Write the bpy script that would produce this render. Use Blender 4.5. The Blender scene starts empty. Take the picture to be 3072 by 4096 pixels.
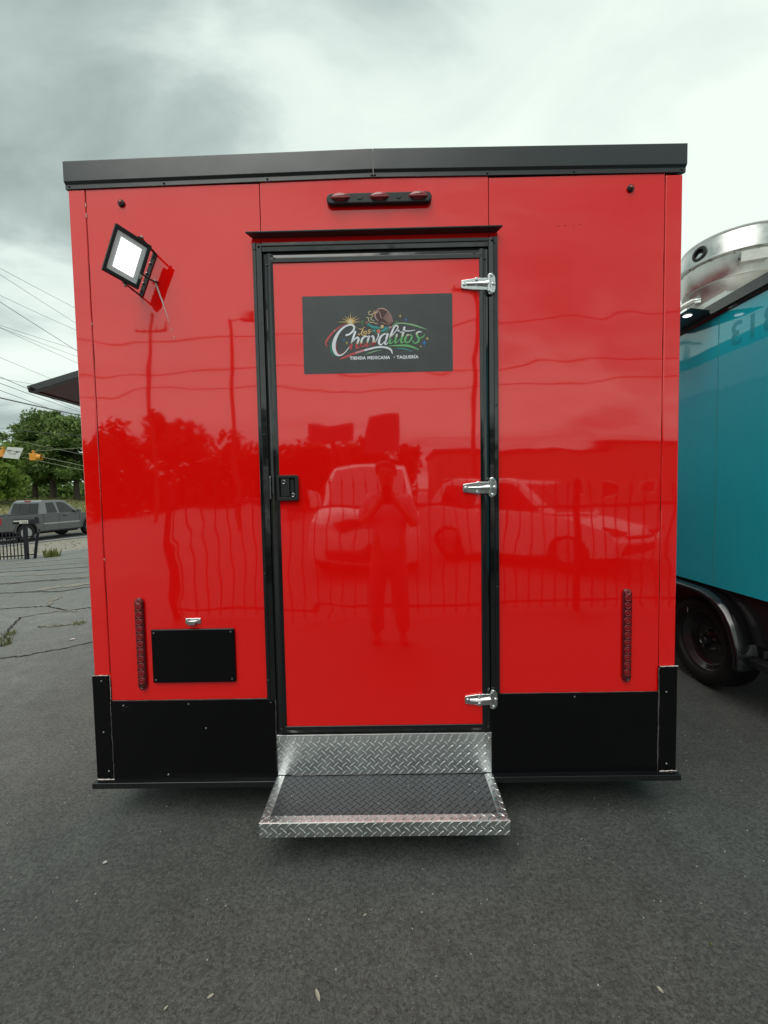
import bpy, bmesh, math, random
from mathutils import Vector, Matrix, Euler
R = math.radians
random.seed(7)
S = bpy.context.scene
COL = S.collection

# ------------------------------------------------------------------ camera
PITCH, YAW, ROLL = -0.04912993, -0.00908929, -0.01870722
CAM = Vector((0.033027, -1.706147, 1.38))
cp, sp, cy, sy = math.cos(PITCH), math.sin(PITCH), math.cos(YAW), math.sin(YAW)
fwd = Vector((sy*cp, cy*cp, sp)); rgt = Vector((cy, -sy, 0)); upv = rgt.cross(fwd)
r2 = rgt*math.cos(ROLL) + upv*math.sin(ROLL); u2 = -rgt*math.sin(ROLL) + upv*math.cos(ROLL)
cd = bpy.data.cameras.new('camera'); cam = bpy.data.objects.new('camera', cd); COL.objects.link(cam)
cam.matrix_world = Matrix(((r2.x, u2.x, -fwd.x, CAM.x), (r2.y, u2.y, -fwd.y, CAM.y), (r2.z, u2.z, -fwd.z, CAM.z), (0, 0, 0, 1)))
cd.sensor_fit = 'VERTICAL'; cd.sensor_height = 36.0; cd.lens = 36.0*1656.0/4096.0
cd.clip_start = 0.005; cd.clip_end = 3000
S.camera = cam

# ------------------------------------------------------------------ sky and sun
SUN_EL, SUN_AZ = 60.0, 205.0          # degrees, azimuth clockwise from +Y
W = bpy.data.worlds.new('World'); S.world = W; W.use_nodes = True
nt = W.node_tree; nt.nodes.clear()
def N(t, kind, **kw):
    n = t.nodes.new(kind)
    for k, v in kw.items(): setattr(n, k, v)
    return n
def L(t, a, b): t.links.new(a, b)
def mathn(t, op, a, b=None, clamp=False):
    n = N(t, 'ShaderNodeMath', operation=op, use_clamp=clamp)
    for i, v in enumerate((a, b)):
        if v is None: continue
        if isinstance(v, (int, float)): n.inputs[i].default_value = v
        else: L(t, v, n.inputs[i])
    return n.outputs[0]
def ramp(t, fac, stops, interp='LINEAR'):
    n = N(t, 'ShaderNodeValToRGB'); n.color_ramp.interpolation = interp
    e = n.color_ramp.elements
    while len(e) < len(stops): e.new(0.5)
    for i, (p, c) in enumerate(stops):
        e[i].position = p; e[i].color = (c[0], c[1], c[2], 1) if not isinstance(c, (int, float)) else (c, c, c, 1)
    L(t, fac, n.inputs[0]); return n.outputs[0]
def mixc(t, fac, a, b, mode='MIX'):
    n = N(t, 'ShaderNodeMix', data_type='RGBA', blend_type=mode)
    for i, v in ((0, fac), (6, a), (7, b)):
        if isinstance(v, (int, float)): n.inputs[i].default_value = v
        elif isinstance(v, (tuple, list)): n.inputs[i].default_value = (v[0], v[1], v[2], 1)
        else: L(t, v, n.inputs[i])
    return n.outputs[2]
sky = N(nt, 'ShaderNodeTexSky', sky_type='NISHITA', sun_disc=False)
sky.sun_elevation = R(SUN_EL); sky.sun_rotation = R(SUN_AZ)
tc = N(nt, 'ShaderNodeTexCoord'); sep = N(nt, 'ShaderNodeSeparateXYZ'); L(nt, tc.outputs['Generated'], sep.inputs[0])
zz = mathn(nt, 'ADD', mathn(nt, 'MAXIMUM', sep.outputs[2], 0.0), 0.22)
cx = N(nt, 'ShaderNodeCombineXYZ')
L(nt, mathn(nt, 'DIVIDE', sep.outputs[0], zz), cx.inputs[0]); L(nt, mathn(nt, 'DIVIDE', sep.outputs[1], zz), cx.inputs[1])
mp = N(nt, 'ShaderNodeMapping'); L(nt, cx.outputs[0], mp.inputs[0]); mp.inputs['Location'].default_value = (7.38, 5.75, 0.4)
mp.inputs['Rotation'].default_value = (0, 0, R(35)); mp.inputs['Scale'].default_value = (0.8, 1.35, 1)
n1 = N(nt, 'ShaderNodeTexNoise'); L(nt, mp.outputs[0], n1.inputs['Vector'])
n1.inputs['Scale'].default_value = 0.75; n1.inputs['Detail'].default_value = 7; n1.inputs['Roughness'].default_value = 0.48; n1.inputs['Distortion'].default_value = 0.35
n2 = N(nt, 'ShaderNodeTexNoise'); L(nt, mp.outputs[0], n2.inputs['Vector'])
n2.inputs['Scale'].default_value = 2.6; n2.inputs['Detail'].default_value = 6; n2.inputs['Roughness'].default_value = 0.55; n2.inputs['Distortion'].default_value = 0.6
cl = mathn(nt, 'ADD', mathn(nt, 'MULTIPLY', n1.outputs[0], 0.74), mathn(nt, 'MULTIPLY', n2.outputs[0], 0.26))
ccol = ramp(nt, cl, [(0.36, (2.4, 2.98, 2.82)), (0.44, (3.7, 4.42, 4.2)), (0.505, (5.9, 6.75, 6.3)), (0.58, (6.9, 7.7, 7.1))])
skyc = mixc(nt, 0.96, sky.outputs[0], ccol)
bg = N(nt, 'ShaderNodeBackground'); L(nt, skyc, bg.inputs[0]); bg.inputs[1].default_value = 0.1
wo = N(nt, 'ShaderNodeOutputWorld'); L(nt, bg.outputs[0], wo.inputs[0])

sd = bpy.data.lights.new('sun', 'SUN'); sd.energy = 1.5; sd.angle = R(50); sd.color = (1, 0.97, 0.92)
sun = bpy.data.objects.new('sun', sd); COL.objects.link(sun)
sdir = Vector((math.sin(R(SUN_AZ))*math.cos(R(SUN_EL)), math.cos(R(SUN_AZ))*math.cos(R(SUN_EL)), math.sin(R(SUN_EL))))
sun.rotation_euler = (-sdir).to_track_quat('-Z', 'Y').to_euler(); sun.location = (0, -10, 20)

S.view_settings.view_transform = 'Standard'; S.view_settings.look = 'None'
S.view_settings.exposure = 0.44; S.view_settings.gamma = 1.0
S.render.engine = 'CYCLES'
S.cycles.max_bounces = 8; S.cycles.glossy_bounces = 5; S.cycles.transparent_max_bounces = 8
S.cycles.use_denoising = True
S.cycles.sample_clamp_indirect = 6.0

# ------------------------------------------------------------------ materials
MATS = {}
def mat(name, base, rough=0.5, metal=0.0, spec=0.5, coat=0.0, coat_r=0.03, var=0.0, vscale=6.0, bump=0.0, bscale=40.0, bdist=0.002,
        bdetail=3, emit=None, estr=0.0, trans=0.0, ior=1.45, rvar=0.0, alpha=1.0):
    m = bpy.data.materials.new(name); m.use_nodes = True; t = m.node_tree; b = t.nodes['Principled BSDF']
    b.inputs['Base Color'].default_value = (*base, 1); b.inputs['Roughness'].default_value = rough
    b.inputs['Metallic'].default_value = metal; b.inputs['Specular IOR Level'].default_value = spec
    b.inputs['Coat Weight'].default_value = coat; b.inputs['Coat Roughness'].default_value = coat_r
    b.inputs['IOR'].default_value = ior; b.inputs['Transmission Weight'].default_value = trans; b.inputs['Alpha'].default_value = alpha
    if emit: b.inputs['Emission Color'].default_value = (*emit, 1); b.inputs['Emission Strength'].default_value = estr
    if var > 0 or rvar > 0 or bump > 0: co = N(t, 'ShaderNodeTexCoord').outputs['Object']
    if var > 0 or rvar > 0:
        no = N(t, 'ShaderNodeTexNoise'); L(t, co, no.inputs['Vector']); no.inputs['Scale'].default_value = vscale; no.inputs['Detail'].default_value = 6
        no.inputs['Roughness'].default_value = 0.65
        if var > 0:
            lo = tuple(c*(1-var) for c in base); hi = tuple(min(1, c*(1+var)) for c in base)
            L(t, ramp(t, no.outputs[0], [(0.3, lo), (0.7, hi)]), b.inputs['Base Color'])
        if rvar > 0:
            L(t, ramp(t, no.outputs[0], [(0.3, max(0.02, rough-rvar)), (0.72, rough+rvar)]), b.inputs['Roughness'])
    if bump > 0:
        nb = N(t, 'ShaderNodeTexNoise'); L(t, co, nb.inputs['Vector']); nb.inputs['Scale'].default_value = bscale; nb.inputs['Detail'].default_value = bdetail
        bp = N(t, 'ShaderNodeBump'); bp.inputs['Strength'].default_value = bump; bp.inputs['Distance'].default_value = bdist
        L(t, nb.outputs[0], bp.inputs['Height']); L(t, bp.outputs[0], b.inputs['Normal'])
    MATS[name] = m; return m

def wrap_mat(name, base, rough, amp, spec=0.5, coat=0.6):
    """glossy vinyl over thin sheet metal: low, slow buckles in the sheet and a fine orange peel"""
    m = mat(name, base, rough, spec=spec, coat=coat, coat_r=0.03)
    t = m.node_tree; b = t.nodes['Principled BSDF']
    co = N(t, 'ShaderNodeTexCoord').outputs['Object']
    mpn = N(t, 'ShaderNodeMapping'); L(t, co, mpn.inputs[0]); mpn.inputs['Scale'].default_value = (1.0, 1.0, 1.5)
    a = N(t, 'ShaderNodeTexNoise'); L(t, mpn.outputs[0], a.inputs['Vector']); a.inputs['Scale'].default_value = 1.5; a.inputs['Detail'].default_value = 2.0; a.inputs['Roughness'].default_value = 0.38; a.inputs['Distortion'].default_value = 0.5
    c = N(t, 'ShaderNodeTexNoise'); L(t, co, c.inputs['Vector']); c.inputs['Scale'].default_value = 9; c.inputs['Detail'].default_value = 1.0
    h = mathn(t, 'ADD', mathn(t, 'MULTIPLY', a.outputs[0], 1.0), mathn(t, 'MULTIPLY', c.outputs[0], 0.010))
    bp = N(t, 'ShaderNodeBump'); bp.inputs['Strength'].default_value = 1.0; bp.inputs['Distance'].default_value = amp
    L(t, h, bp.inputs['Height']); L(t, bp.outputs[0], b.inputs['Normal']); L(t, bp.outputs[0], b.inputs['Coat Normal'])
    # thin dust film and wiping smears show only as changes of gloss
    mp2 = N(t, 'ShaderNodeMapping'); L(t, co, mp2.inputs[0]); mp2.inputs['Scale'].default_value = (6.0, 6.0, 1.1); mp2.inputs['Rotation'].default_value = (0, R(24), 0)
    sm_ = N(t, 'ShaderNodeTexNoise'); L(t, mp2.outputs[0], sm_.inputs['Vector']); sm_.inputs['Scale'].default_value = 1.3; sm_.inputs['Detail'].default_value = 6; sm_.inputs['Roughness'].default_value = 0.7
    L(t, ramp(t, sm_.outputs[0], [(0.35, 0.015), (0.72, 0.050)]), b.inputs['Coat Roughness'])
    return m

wrap_mat('red', (0.86, 0.0045, 0.0035), 0.035, 0.0052, spec=0.62, coat=1.0)
wrap_mat('teal', (0.004, 0.560, 0.700), 0.05, 0.005, coat=1.0)
mat('black_gloss', (0.006, 0.0065, 0.0075), 0.10, spec=1.0, bump=0.25, bscale=7, bdist=0.01, bdetail=2, rvar=0.05, vscale=12)
mat('black_trim', (0.022, 0.026, 0.027), 0.27, spec=0.85, bump=0.2, bscale=5, bdist=0.008, bdetail=2)
mat('black_plate', (0.0035, 0.0035, 0.004), 0.16, spec=0.28, bump=0.15, bscale=4, bdist=0.004, bdetail=3, rvar=0.06, vscale=3)
mat('black_plastic', (0.018, 0.019, 0.020), 0.45, spec=0.4, bump=0.2, bscale=300, bdist=0.0006)
mat('dark_gap', (0.004, 0.004, 0.004), 0.8)
mat('sealant', (0.10, 0.097, 0.092), 0.5, var=0.5, vscale=30, bump=0.6, bscale=80, bdist=0.002)
mat('caulk', (0.62, 0.55, 0.52), 0.45, var=0.2, vscale=60)
mat('chrome', (0.78, 0.79, 0.79), 0.13, metal=1.0, bump=0.25, bscale=45, bdist=0.0015)
mat('screw', (0.32, 0.32, 0.32), 0.3, metal=1.0)
mat('screw_black', (0.03, 0.03, 0.032), 0.35, spec=0.6)
mat('diamond', (0.70, 0.71, 0.71), 0.38, metal=1.0, var=0.16, vscale=14, rvar=0.10, bump=0.25, bscale=120, bdist=0.0008)
mat('diamond_tread', (0.74, 0.75, 0.74), 0.20, metal=1.0, rvar=0.05, vscale=60)
mat('rubber_rib', (0.022, 0.024, 0.026), 0.35, spec=0.5)
mat('rubber_mat', (0.064, 0.070, 0.075), 0.46, spec=0.6, var=0.35, vscale=9, bump=0.3, bscale=150, bdist=0.0008, rvar=0.12)
mat('lens_red', (0.22, 0.004, 0.008), 0.12, spec=0.6, coat=0.5, trans=0.0)
mat('lens_dark', (0.085, 0.002, 0.006), 0.18, spec=0.6, coat=0.6)
mat('lens_pale', (0.34, 0.05, 0.055), 0.2, spec=0.6, coat=0.4)
mat('sign_vinyl', (0.062, 0.068, 0.071), 0.40, spec=0.5, var=0.15, vscale=8, bump=0.12, bscale=10, bdist=0.004)
mat('glass_dark', (0.012, 0.014, 0.015), 0.05, spec=0.8)
mat('led', (0.5, 0.5, 0.5), 0.3, emit=(1.0, 1.0, 0.99), estr=0.42)
mat('led_pad', (0.75, 0.75, 0.74), 0.4, emit=(1.0, 1.0, 0.98), estr=1.5)
mat('led_glass', (0.72, 0.80, 0.81), 0.12, spec=0.6, var=0.10, vscale=90)
mat('lamp_glass', (0.86, 0.90, 0.91), 0.15, spec=0.6, var=0.08, vscale=120, bump=0.3, bscale=160, bdist=0.001)
mat('scuff', (0.45, 0.010, 0.010), 0.3)
mat('rim_black', (0.020, 0.020, 0.021), 0.16, spec=0.9)
mat('alu', (0.62, 0.63, 0.61), 0.36, metal=0.9, var=0.18, vscale=9, rvar=0.12, bump=0.2, bscale=30, bdist=0.001)
mat('alu_dull', (0.50, 0.50, 0.47), 0.42, metal=0.75, var=0.22, vscale=6, rvar=0.12)
mat('panel_grey', (0.17, 0.22, 0.23), 0.6, var=0.05)
mat('tyre', (0.014, 0.014, 0.014), 0.62, spec=0.35, bump=0.3, bscale=60, bdist=0.001)
mat('black_steel', (0.016, 0.016, 0.017), 0.2, spec=0.5)
mat('skin', (0.36, 0.18, 0.11), 0.5)
mat('hair', (0.012, 0.010, 0.009), 0.6)
mat('shoe', (0.06, 0.055, 0.05), 0.5)
mat('trousers', (0.11, 0.11, 0.12), 0.85)
mat('white_paint', (0.74, 0.74, 0.73), 0.2, coat=0.6)
mat('truck_paint', (0.135, 0.140, 0.147), 0.22, metal=0.40, coat=1.0)
mat('truck_glass', (0.010, 0.012, 0.012), 0.03, spec=0.6)
mat('tail_red', (0.5, 0.01, 0.015), 0.2, coat=0.6)
mat('rim_silver', (0.45, 0.45, 0.46), 0.35, metal=0.8)
mat('signal_yellow', (0.72, 0.30, 0.035), 0.45, var=0.12, vscale=8)
mat('sign_back', (0.62, 0.63, 0.60), 0.5, var=0.08, vscale=4)
mat('wire', (0.16, 0.165, 0.17), 0.6)
mat('wire_steel', (0.30, 0.33, 0.24), 0.6)
mat('wood_pole', (0.11, 0.085, 0.065), 0.85, var=0.3, vscale=5)
mat('iron', (0.010, 0.010, 0.018), 0.45, spec=0.45)
mat('number_plate', (0.66, 0.64, 0.56), 0.5)
mat('ink', (0.02, 0.02, 0.02), 0.6)
mat('bark', (0.075, 0.058, 0.042), 0.9, var=0.4, vscale=8, bump=0.6, bscale=14, bdist=0.05)
mat('building', (0.32, 0.24, 0.19), 0.8, var=0.15, vscale=1.5)
mat('roof_dark', (0.06, 0.06, 0.06), 0.8)
mat('billboard', (0.10, 0.11, 0.14), 0.6)
mat('dry_leaf', (0.36, 0.35, 0.27), 0.7, var=0.3, vscale=60)
mat('chip', (0.45, 0.45, 0.43), 0.7)
mat('line_white', (0.62, 0.62, 0.58), 0.7, var=0.25, vscale=5)
mat('line_yellow', (0.55, 0.36, 0.04), 0.7, var=0.2, vscale=5)
mat('crack', (0.016, 0.016, 0.015), 0.95)
mat('sand', (0.24, 0.225, 0.185), 0.95, var=0.3, vscale=20)

def leaf_mat(name, a, b):
    m = bpy.data.materials.new(name); m.use_nodes = True; t = m.node_tree; p = t.nodes['Principled BSDF']
    g = N(t, 'ShaderNodeNewGeometry'); oi = N(t, 'ShaderNodeTexCoord')
    no = N(t, 'ShaderNodeTexNoise'); L(t, oi.outputs['Object'], no.inputs['Vector']); no.inputs['Scale'].default_value = 0.9; no.inputs['Detail'].default_value = 3
    f = mathn(t, 'ADD', mathn(t, 'MULTIPLY', no.outputs[0], 0.7), mathn(t, 'MULTIPLY', g.outputs['Random Per Island'], 0.45))
    L(t, ramp(t, f, [(0.3, a), (0.8, b)]), p.inputs['Base Color'])
    p.inputs['Roughness'].default_value = 0.55; p.inputs['Specular IOR Level'].default_value = 0.25
    tr = N(t, 'ShaderNodeBsdfTranslucent'); L(t, ramp(t, f, [(0.3, tuple(c*1.3 for c in a)), (0.8, tuple(c*1.3 for c in b))]), tr.inputs[0])
    mx = N(t, 'ShaderNodeMixShader'); mx.inputs[0].default_value = 0.35
    L(t, p.outputs[0], mx.inputs[1]); L(t, tr.outputs[0], mx.inputs[2]); L(t, mx.outputs[0], t.nodes['Material Output'].inputs[0])
    MATS[name] = m; return m
leaf_mat('leaf', (0.040, 0.085, 0.020), (0.200, 0.290, 0.080))
leaf_mat('leaf_light', (0.10, 0.18, 0.030), (0.26, 0.36, 0.07))
leaf_mat('leaf_dark', (0.018, 0.034, 0.012), (0.055, 0.085, 0.025))
leaf_mat('weed', (0.08, 0.105, 0.02), (0.20, 0.205, 0.07))

def asphalt(name, dark, light, old=None):
    m = bpy.data.materials.new(name); m.use_nodes = True; t = m.node_tree; p = t.nodes['Principled BSDF']
    co = N(t, 'ShaderNodeTexCoord').outputs['Object']
    def noise(sc, de=4, ro=0.6):
        n = N(t, 'ShaderNodeTexNoise'); L(t, co, n.inputs['Vector']); n.inputs['Scale'].default_value = sc; n.inputs['Detail'].default_value = de; n.inputs['Roughness'].default_value = ro; return n.outputs[0]
    fine = noise(210, 3, 0.75); coarse = noise(75, 3, 0.6); big = noise(0.55, 5, 0.6); mid = noise(7, 5, 0.65)
    vo = N(t, 'ShaderNodeTexVoronoi'); L(t, co, vo.inputs['Vector']); vo.inputs['Scale'].default_value = 150
    vc = N(t, 'ShaderNodeTexVoronoi'); L(t, co, vc.inputs['Vector']); vc.inputs['Scale'].default_value = 118; vc.inputs['Randomness'].default_value = 1.0
    bw = N(t, 'ShaderNodeSeparateColor'); L(t, vc.outputs['Color'], bw.inputs[0]); cell = bw.outputs[0]
    gr = mathn(t, 'ADD', mathn(t, 'ADD', mathn(t, 'MULTIPLY', fine, 0.60), mathn(t, 'MULTIPLY', coarse, 0.28)), mathn(t, 'MULTIPLY', cell, 0.12))
    def tone(c, k0, k1): return tuple(q*k0 for q in c), tuple(q*k1 for q in c)
    base = tuple((p_+q_)/2 for p_, q_ in zip(dark, light))
    a0, a1 = tone(base, 0.36, 1.55); col = ramp(t, gr, [(0.38, a0), (0.65, a1)])
    if old:  # older asphalt paler to the left, brighter open-sky light there coloured in too
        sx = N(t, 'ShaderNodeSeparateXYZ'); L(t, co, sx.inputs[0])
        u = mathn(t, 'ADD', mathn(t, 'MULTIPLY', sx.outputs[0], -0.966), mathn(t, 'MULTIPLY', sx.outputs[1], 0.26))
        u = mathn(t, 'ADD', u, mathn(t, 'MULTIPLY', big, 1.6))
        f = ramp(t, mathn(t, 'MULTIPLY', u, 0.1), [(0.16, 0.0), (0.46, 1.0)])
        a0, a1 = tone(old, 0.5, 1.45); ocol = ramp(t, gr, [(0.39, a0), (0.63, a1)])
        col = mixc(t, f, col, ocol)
    col = mixc(t, 1.0, col, ramp(t, big, [(0.30, 0.82), (0.70, 1.16)]), 'MULTIPLY')
    col = mixc(t, 1.0, col, ramp(t, mid, [(0.3, 0.84), (0.7, 1.14)]), 'MULTIPLY')
    # sparse pale grit
    spk = ramp(t, vo.outputs['Color'], [(0.90, 0.0), (0.93, 1.0)])
    spd = ramp(t, vo.outputs['Distance'], [(0.22, 1.0), (0.36, 0.0)])
    col = mixc(t, mathn(t, 'MULTIPLY', mathn(t, 'MULTIPLY', spk, spd), 0.6), col, (0.25, 0.245, 0.225))
    L(t, col, p.inputs['Base Color'])
    p.inputs['Roughness'].default_value = 0.72; p.inputs['Specular IOR Level'].default_value = 0.5
    bp = N(t, 'ShaderNodeBump'); bp.inputs['Strength'].default_value = 0.8; bp.inputs['Distance'].default_value = 0.005
    hh_ = mathn(t, 'ADD', mathn(t, 'MULTIPLY', gr, 1.0), mathn(t, 'MULTIPLY', vc.outputs['Distance'], -0.22))
    L(t, hh_, bp.inputs['Height']); L(t, bp.outputs[0], p.inputs['Normal'])
    MATS[name] = m; return m
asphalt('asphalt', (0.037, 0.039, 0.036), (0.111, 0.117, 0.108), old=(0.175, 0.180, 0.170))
asphalt('road_asphalt', (0.09, 0.092, 0.09), (0.16, 0.16, 0.155))
mat('verge', (0.27, 0.25, 0.205), 0.95, var=0.32, vscale=3.0, bump=0.7, bscale=30, bdist=0.02)
mat('grass_ground', (0.19, 0.185, 0.075), 0.95, var=0.42, vscale=1.2, bump=0.8, bscale=9, bdist=0.08)
mat('terrain', (0.10, 0.11, 0.06), 0.95, var=0.3, vscale=0.05)

# ------------------------------------------------------------------ mesh helpers
class MB:
    def __init__(s): s.v = []; s.f = []; s.m = []; s.xf = None
    def add(s, vs, fs, mi=0):
        o = len(s.v)
        s.v += [tuple(s.xf @ Vector(p)) if s.xf is not None else tuple(p) for p in vs]
        s.f += [tuple(o+i for i in f) for f in fs]; s.m += [mi]*len(fs); return s
    def box(s, x0, x1, y0, y1, z0, z1, mi=0):
        vs = [(x, y, z) for x in (x0, x1) for y in (y0, y1) for z in (z0, z1)]
        return s.add(vs, [(0, 1, 3, 2), (4, 6, 7, 5), (0, 4, 5, 1), (2, 3, 7, 6), (0, 2, 6, 4), (1, 5, 7, 3)], mi)
    def prism(s, poly, axis, a, b, mi=0, shift=None):
        """poly of 2D points in the plane across `axis`; ends at a and b. shift=(dza,dzb) lifts the ends in z"""
        n = len(poly); vs = []
        for k, d in enumerate((a, b)):
            for (p, q) in poly:
                if axis == 0: w = (d, p, q)
                elif axis == 1: w = (p, d, q)
                else: w = (p, q, d)
                if shift: w = (w[0], w[1], w[2]+shift[k])
                vs.append(w)
        fs = [tuple(range(n-1, -1, -1)), tuple(range(n, 2*n))]
        fs += [(i, (i+1) % n, n+(i+1) % n, n+i) for i in range(n)]
        return s.add(vs, fs, mi)
    def tube(s, pts, r, n=8, mi=0, cap=True):
        pts = [Vector(p) for p in pts]; rs = r if isinstance(r, (list, tuple)) else [r]*len(pts)
        vs = []; fs = []; up = Vector((0.13, 0.21, 0.97))
        for i, p in enumerate(pts):
            d = (pts[min(i+1, len(pts)-1)]-pts[max(i-1, 0)])
            d = d.normalized() if d.length > 1e-9 else Vector((0, 0, 1))
            a = d.cross(up)
            if a.length < 0.05: a = d.cross(Vector((1, 0, 0)))
            a.normalize(); b = d.cross(a).normalized()
            for k in range(n):
                t = 2*math.pi*k/n; vs.append(p + (a*math.cos(t)+b*math.sin(t))*rs[i])
        for i in range(len(pts)-1):
            for k in range(n):
                fs.append((i*n+k, i*n+(k+1) % n, (i+1)*n+(k+1) % n, (i+1)*n+k))
        if cap: fs += [tuple(range(n-1, -1, -1)), tuple((len(pts)-1)*n+k for k in range(n))]
        return s.add(vs, fs, mi)
    def lathe(s, prof, c, axis=(0, 0, 1), n=24, mi=0, xdir=None, a0=0, a1=2*math.pi, cap=True):
        """prof: (radius, distance along axis)"""
        ax = Vector(axis).normalized(); c = Vector(c)
        a = Vector(xdir) if xdir else (ax.orthogonal()); a = (a-ax*a.dot(ax)).normalized(); b = ax.cross(a)
        full = abs(a1-a0-2*math.pi) < 1e-6; m = n if full else n+1
        vs = []; fs = []
        for (r, h) in prof:
            for k in range(m):
                t = a0+(a1-a0)*k/n; vs.append(c+ax*h+(a*math.cos(t)+b*math.sin(t))*r)
        for i in range(len(prof)-1):
            for k in range(n):
                k2 = (k+1) % m
                fs.append((i*m+k, i*m+k2, (i+1)*m+k2, (i+1)*m+k))
        if full and cap:
            if prof[0][0] > 1e-6: fs.append(tuple(range(m-1, -1, -1)))
            if prof[-1][0] > 1e-6: fs.append(tuple((len(prof)-1)*m+k for k in range(m)))
        return s.add(vs, fs, mi)
    def build(s, name, mats, parent=None, smooth=False, bevel=0.0, seg=2, angle=35, kind=None, label=None):
        me = bpy.data.meshes.new(name); me.from_pydata(s.v, [], s.f); me.validate()
        mats = mats if isinstance(mats, (list, tuple)) else [mats]
        for k in mats: me.materials.append(MATS[k])
        if len(mats) > 1 and len(me.polygons) == len(s.m): me.polygons.foreach_set('material_index', s.m)
        bm = bmesh.new(); bm.from_mesh(me); bmesh.ops.recalc_face_normals(bm, faces=bm.faces); bm.to_mesh(me); bm.free()
        if smooth: me.shade_smooth()
        if smooth and angle < 180:
            me.set_sharp_from_angle(angle=R(angle))
        o = bpy.data.objects.new(name, me); COL.objects.link(o)
        if parent: o.parent = parent
        if bevel > 0:
            bv = o.modifiers.new('bevel', 'BEVEL'); bv.width = bevel; bv.segments = seg; bv.limit_method = 'ANGLE'; bv.angle_limit = R(40)
            bv.harden_normals = True; me.shade_smooth(); me.set_sharp_from_angle(angle=R(angle))
        if kind: o['kind'] = kind
        if label: o['label'] = label
        return o
def flat(name, pts, fs, mats, parent=None, **k):
    return MB().add(pts, fs).build(name, mats, parent, **k)
def thing(name, label, cat, loc=(0, 0, 0), rz=0.0, group=None):
    o = bpy.data.objects.new(name, None); COL.objects.link(o); o.location = loc; o.rotation_euler = (0, 0, rz)
    o.empty_display_size = 0.2
    o['label'] = label; o['category'] = cat
    if group: o['group'] = group
    return o
def tag(o, label, cat, group=None):
    o['label'] = label; o['category'] = cat
    if group: o['group'] = group
    return o
def copy(o, parent=None, loc=None):
    c = o.copy(); COL.objects.link(c)
    if parent: c.parent = parent
    if loc is not None: c.location = loc
    return c
def text_mesh(txt, size, spacing=1.0, bold=0.0, shear=0.0):
    cu = bpy.data.curves.new('t', 'FONT'); cu.body = txt; cu.size = size; cu.align_x = 'CENTER'; cu.space_character = spacing; cu.offset = bold; cu.shear = shear
    cu.resolution_u = 3
    o = bpy.data.objects.new('t', cu); COL.objects.link(o); dg = bpy.context.evaluated_depsgraph_get(); dg.update()
    me = bpy.data.meshes.new_from_object(o.evaluated_get(dg)); vs = [tuple(v.co) for v in me.vertices]; fs = [tuple(p.vertices) for p in me.polygons]
    bpy.data.objects.remove(o); bpy.data.meshes.remove(me); bpy.data.curves.remove(cu); return vs, fs

# ------------------------------------------------------------------ ground
NU = Vector((-0.966, 0.26)); NV = Vector((0.26, 0.966))
def sm(t): t = max(0.0, min(1.0, t)); return t*t*(3-2*t)
def hz(u): return -0.5*sm((u-5)/14.0) + 1.75*sm((u-27.5)/13.5)
def strip(name, us, vs, material, dz=0.0, kind='structure', parent=None, wob=0.0):
    b = MB(); pts = []; rnd = random.Random(len(us))
    for i, u in enumerate(us):
        for v in vs:
            w = u + (rnd.uniform(-wob, wob) if wob and i == 0 else 0)
            p = NU*w+NV*v; pts.append((p.x, p.y, hz(u)+dz))
    n = len(vs); fs = [(i*n+k, i*n+k+1, (i+1)*n+k+1, (i+1)*n+k) for i in range(len(us)-1) for k in range(n-1)]
    o = b.add(pts, fs).build(name, material, parent, smooth=True, angle=180)
    if kind: o['kind'] = kind
    return o
def gu(x, y): return NU.x*x+NU.y*y
def ground_z(x, y): return hz(gu(x, y))
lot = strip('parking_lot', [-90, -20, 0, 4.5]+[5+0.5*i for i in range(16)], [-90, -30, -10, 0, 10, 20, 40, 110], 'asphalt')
strip('verge', [12.5+0.5*i for i in range(12)], [-90+i*1.0 for i in range(200)], 'verge')
strip('road', [18.0, 20, 22.5, 25, 27.0], [-90, -30, 0, 30, 110], 'road_asphalt')
strip('field', [27.0+0.75*i for i in range(20)]+[45, 60, 90, 160], [-90, -30, 0, 15, 30, 45, 60, 110], 'grass_ground')
gp = []
for i in range(48):
    a = 2*math.pi*i/48; gp.append((1500*math.cos(a), 1500*math.sin(a), -0.75))
flat('ground', gp, [tuple(range(48))], 'terrain')['kind'] = 'structure'
strip('edge_line', [18.62, 18.76], [-90+4*i for i in range(51)], 'line_white', dz=0.005)
strip('centre_line', [22.4, 22.5], [-90+4*i for i in range(51)], 'line_yellow', dz=0.005)

# cracks and sand in the old asphalt: thin ribbons lying on the lot
def ribbon_ground(name, pts, w0, w1, material, dz=0.004, jit=0.02, n=10, seed=0, kind=None, parent=None):
    rnd = random.Random(seed); P = []
    for (a, c) in zip(pts[:-1], pts[1:]):
        for k in range(n):
            t = k/n; P.append((a[0]+(c[0]-a[0])*t+rnd.uniform(-jit, jit), a[1]+(c[1]-a[1])*t+rnd.uniform(-jit, jit)))
    P.append(pts[-1]); vs = []; fs = []
    for i, p in enumerate(P):
        q = P[min(i+1, len(P)-1)]; o = P[max(i-1, 0)]; d = Vector((q[0]-o[0], q[1]-o[1]))
        d = d.normalized() if d.length > 0 else Vector((1, 0)); nn = Vector((-d.y, d.x)); w = rnd.uniform(w0, w1)*0.5
        if i in (0, len(P)-1): w *= 0.2
        for s_ in (-1, 1):
            x, y = p[0]+nn.x*w*s_, p[1]+nn.y*w*s_; vs.append((x, y, ground_z(x, y)+dz))
    fs = [(2*i, 2*i+1, 2*i+3, 2*i+2) for i in range(len(P)-1)]
    return flat(name, vs, fs, material, parent)
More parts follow.
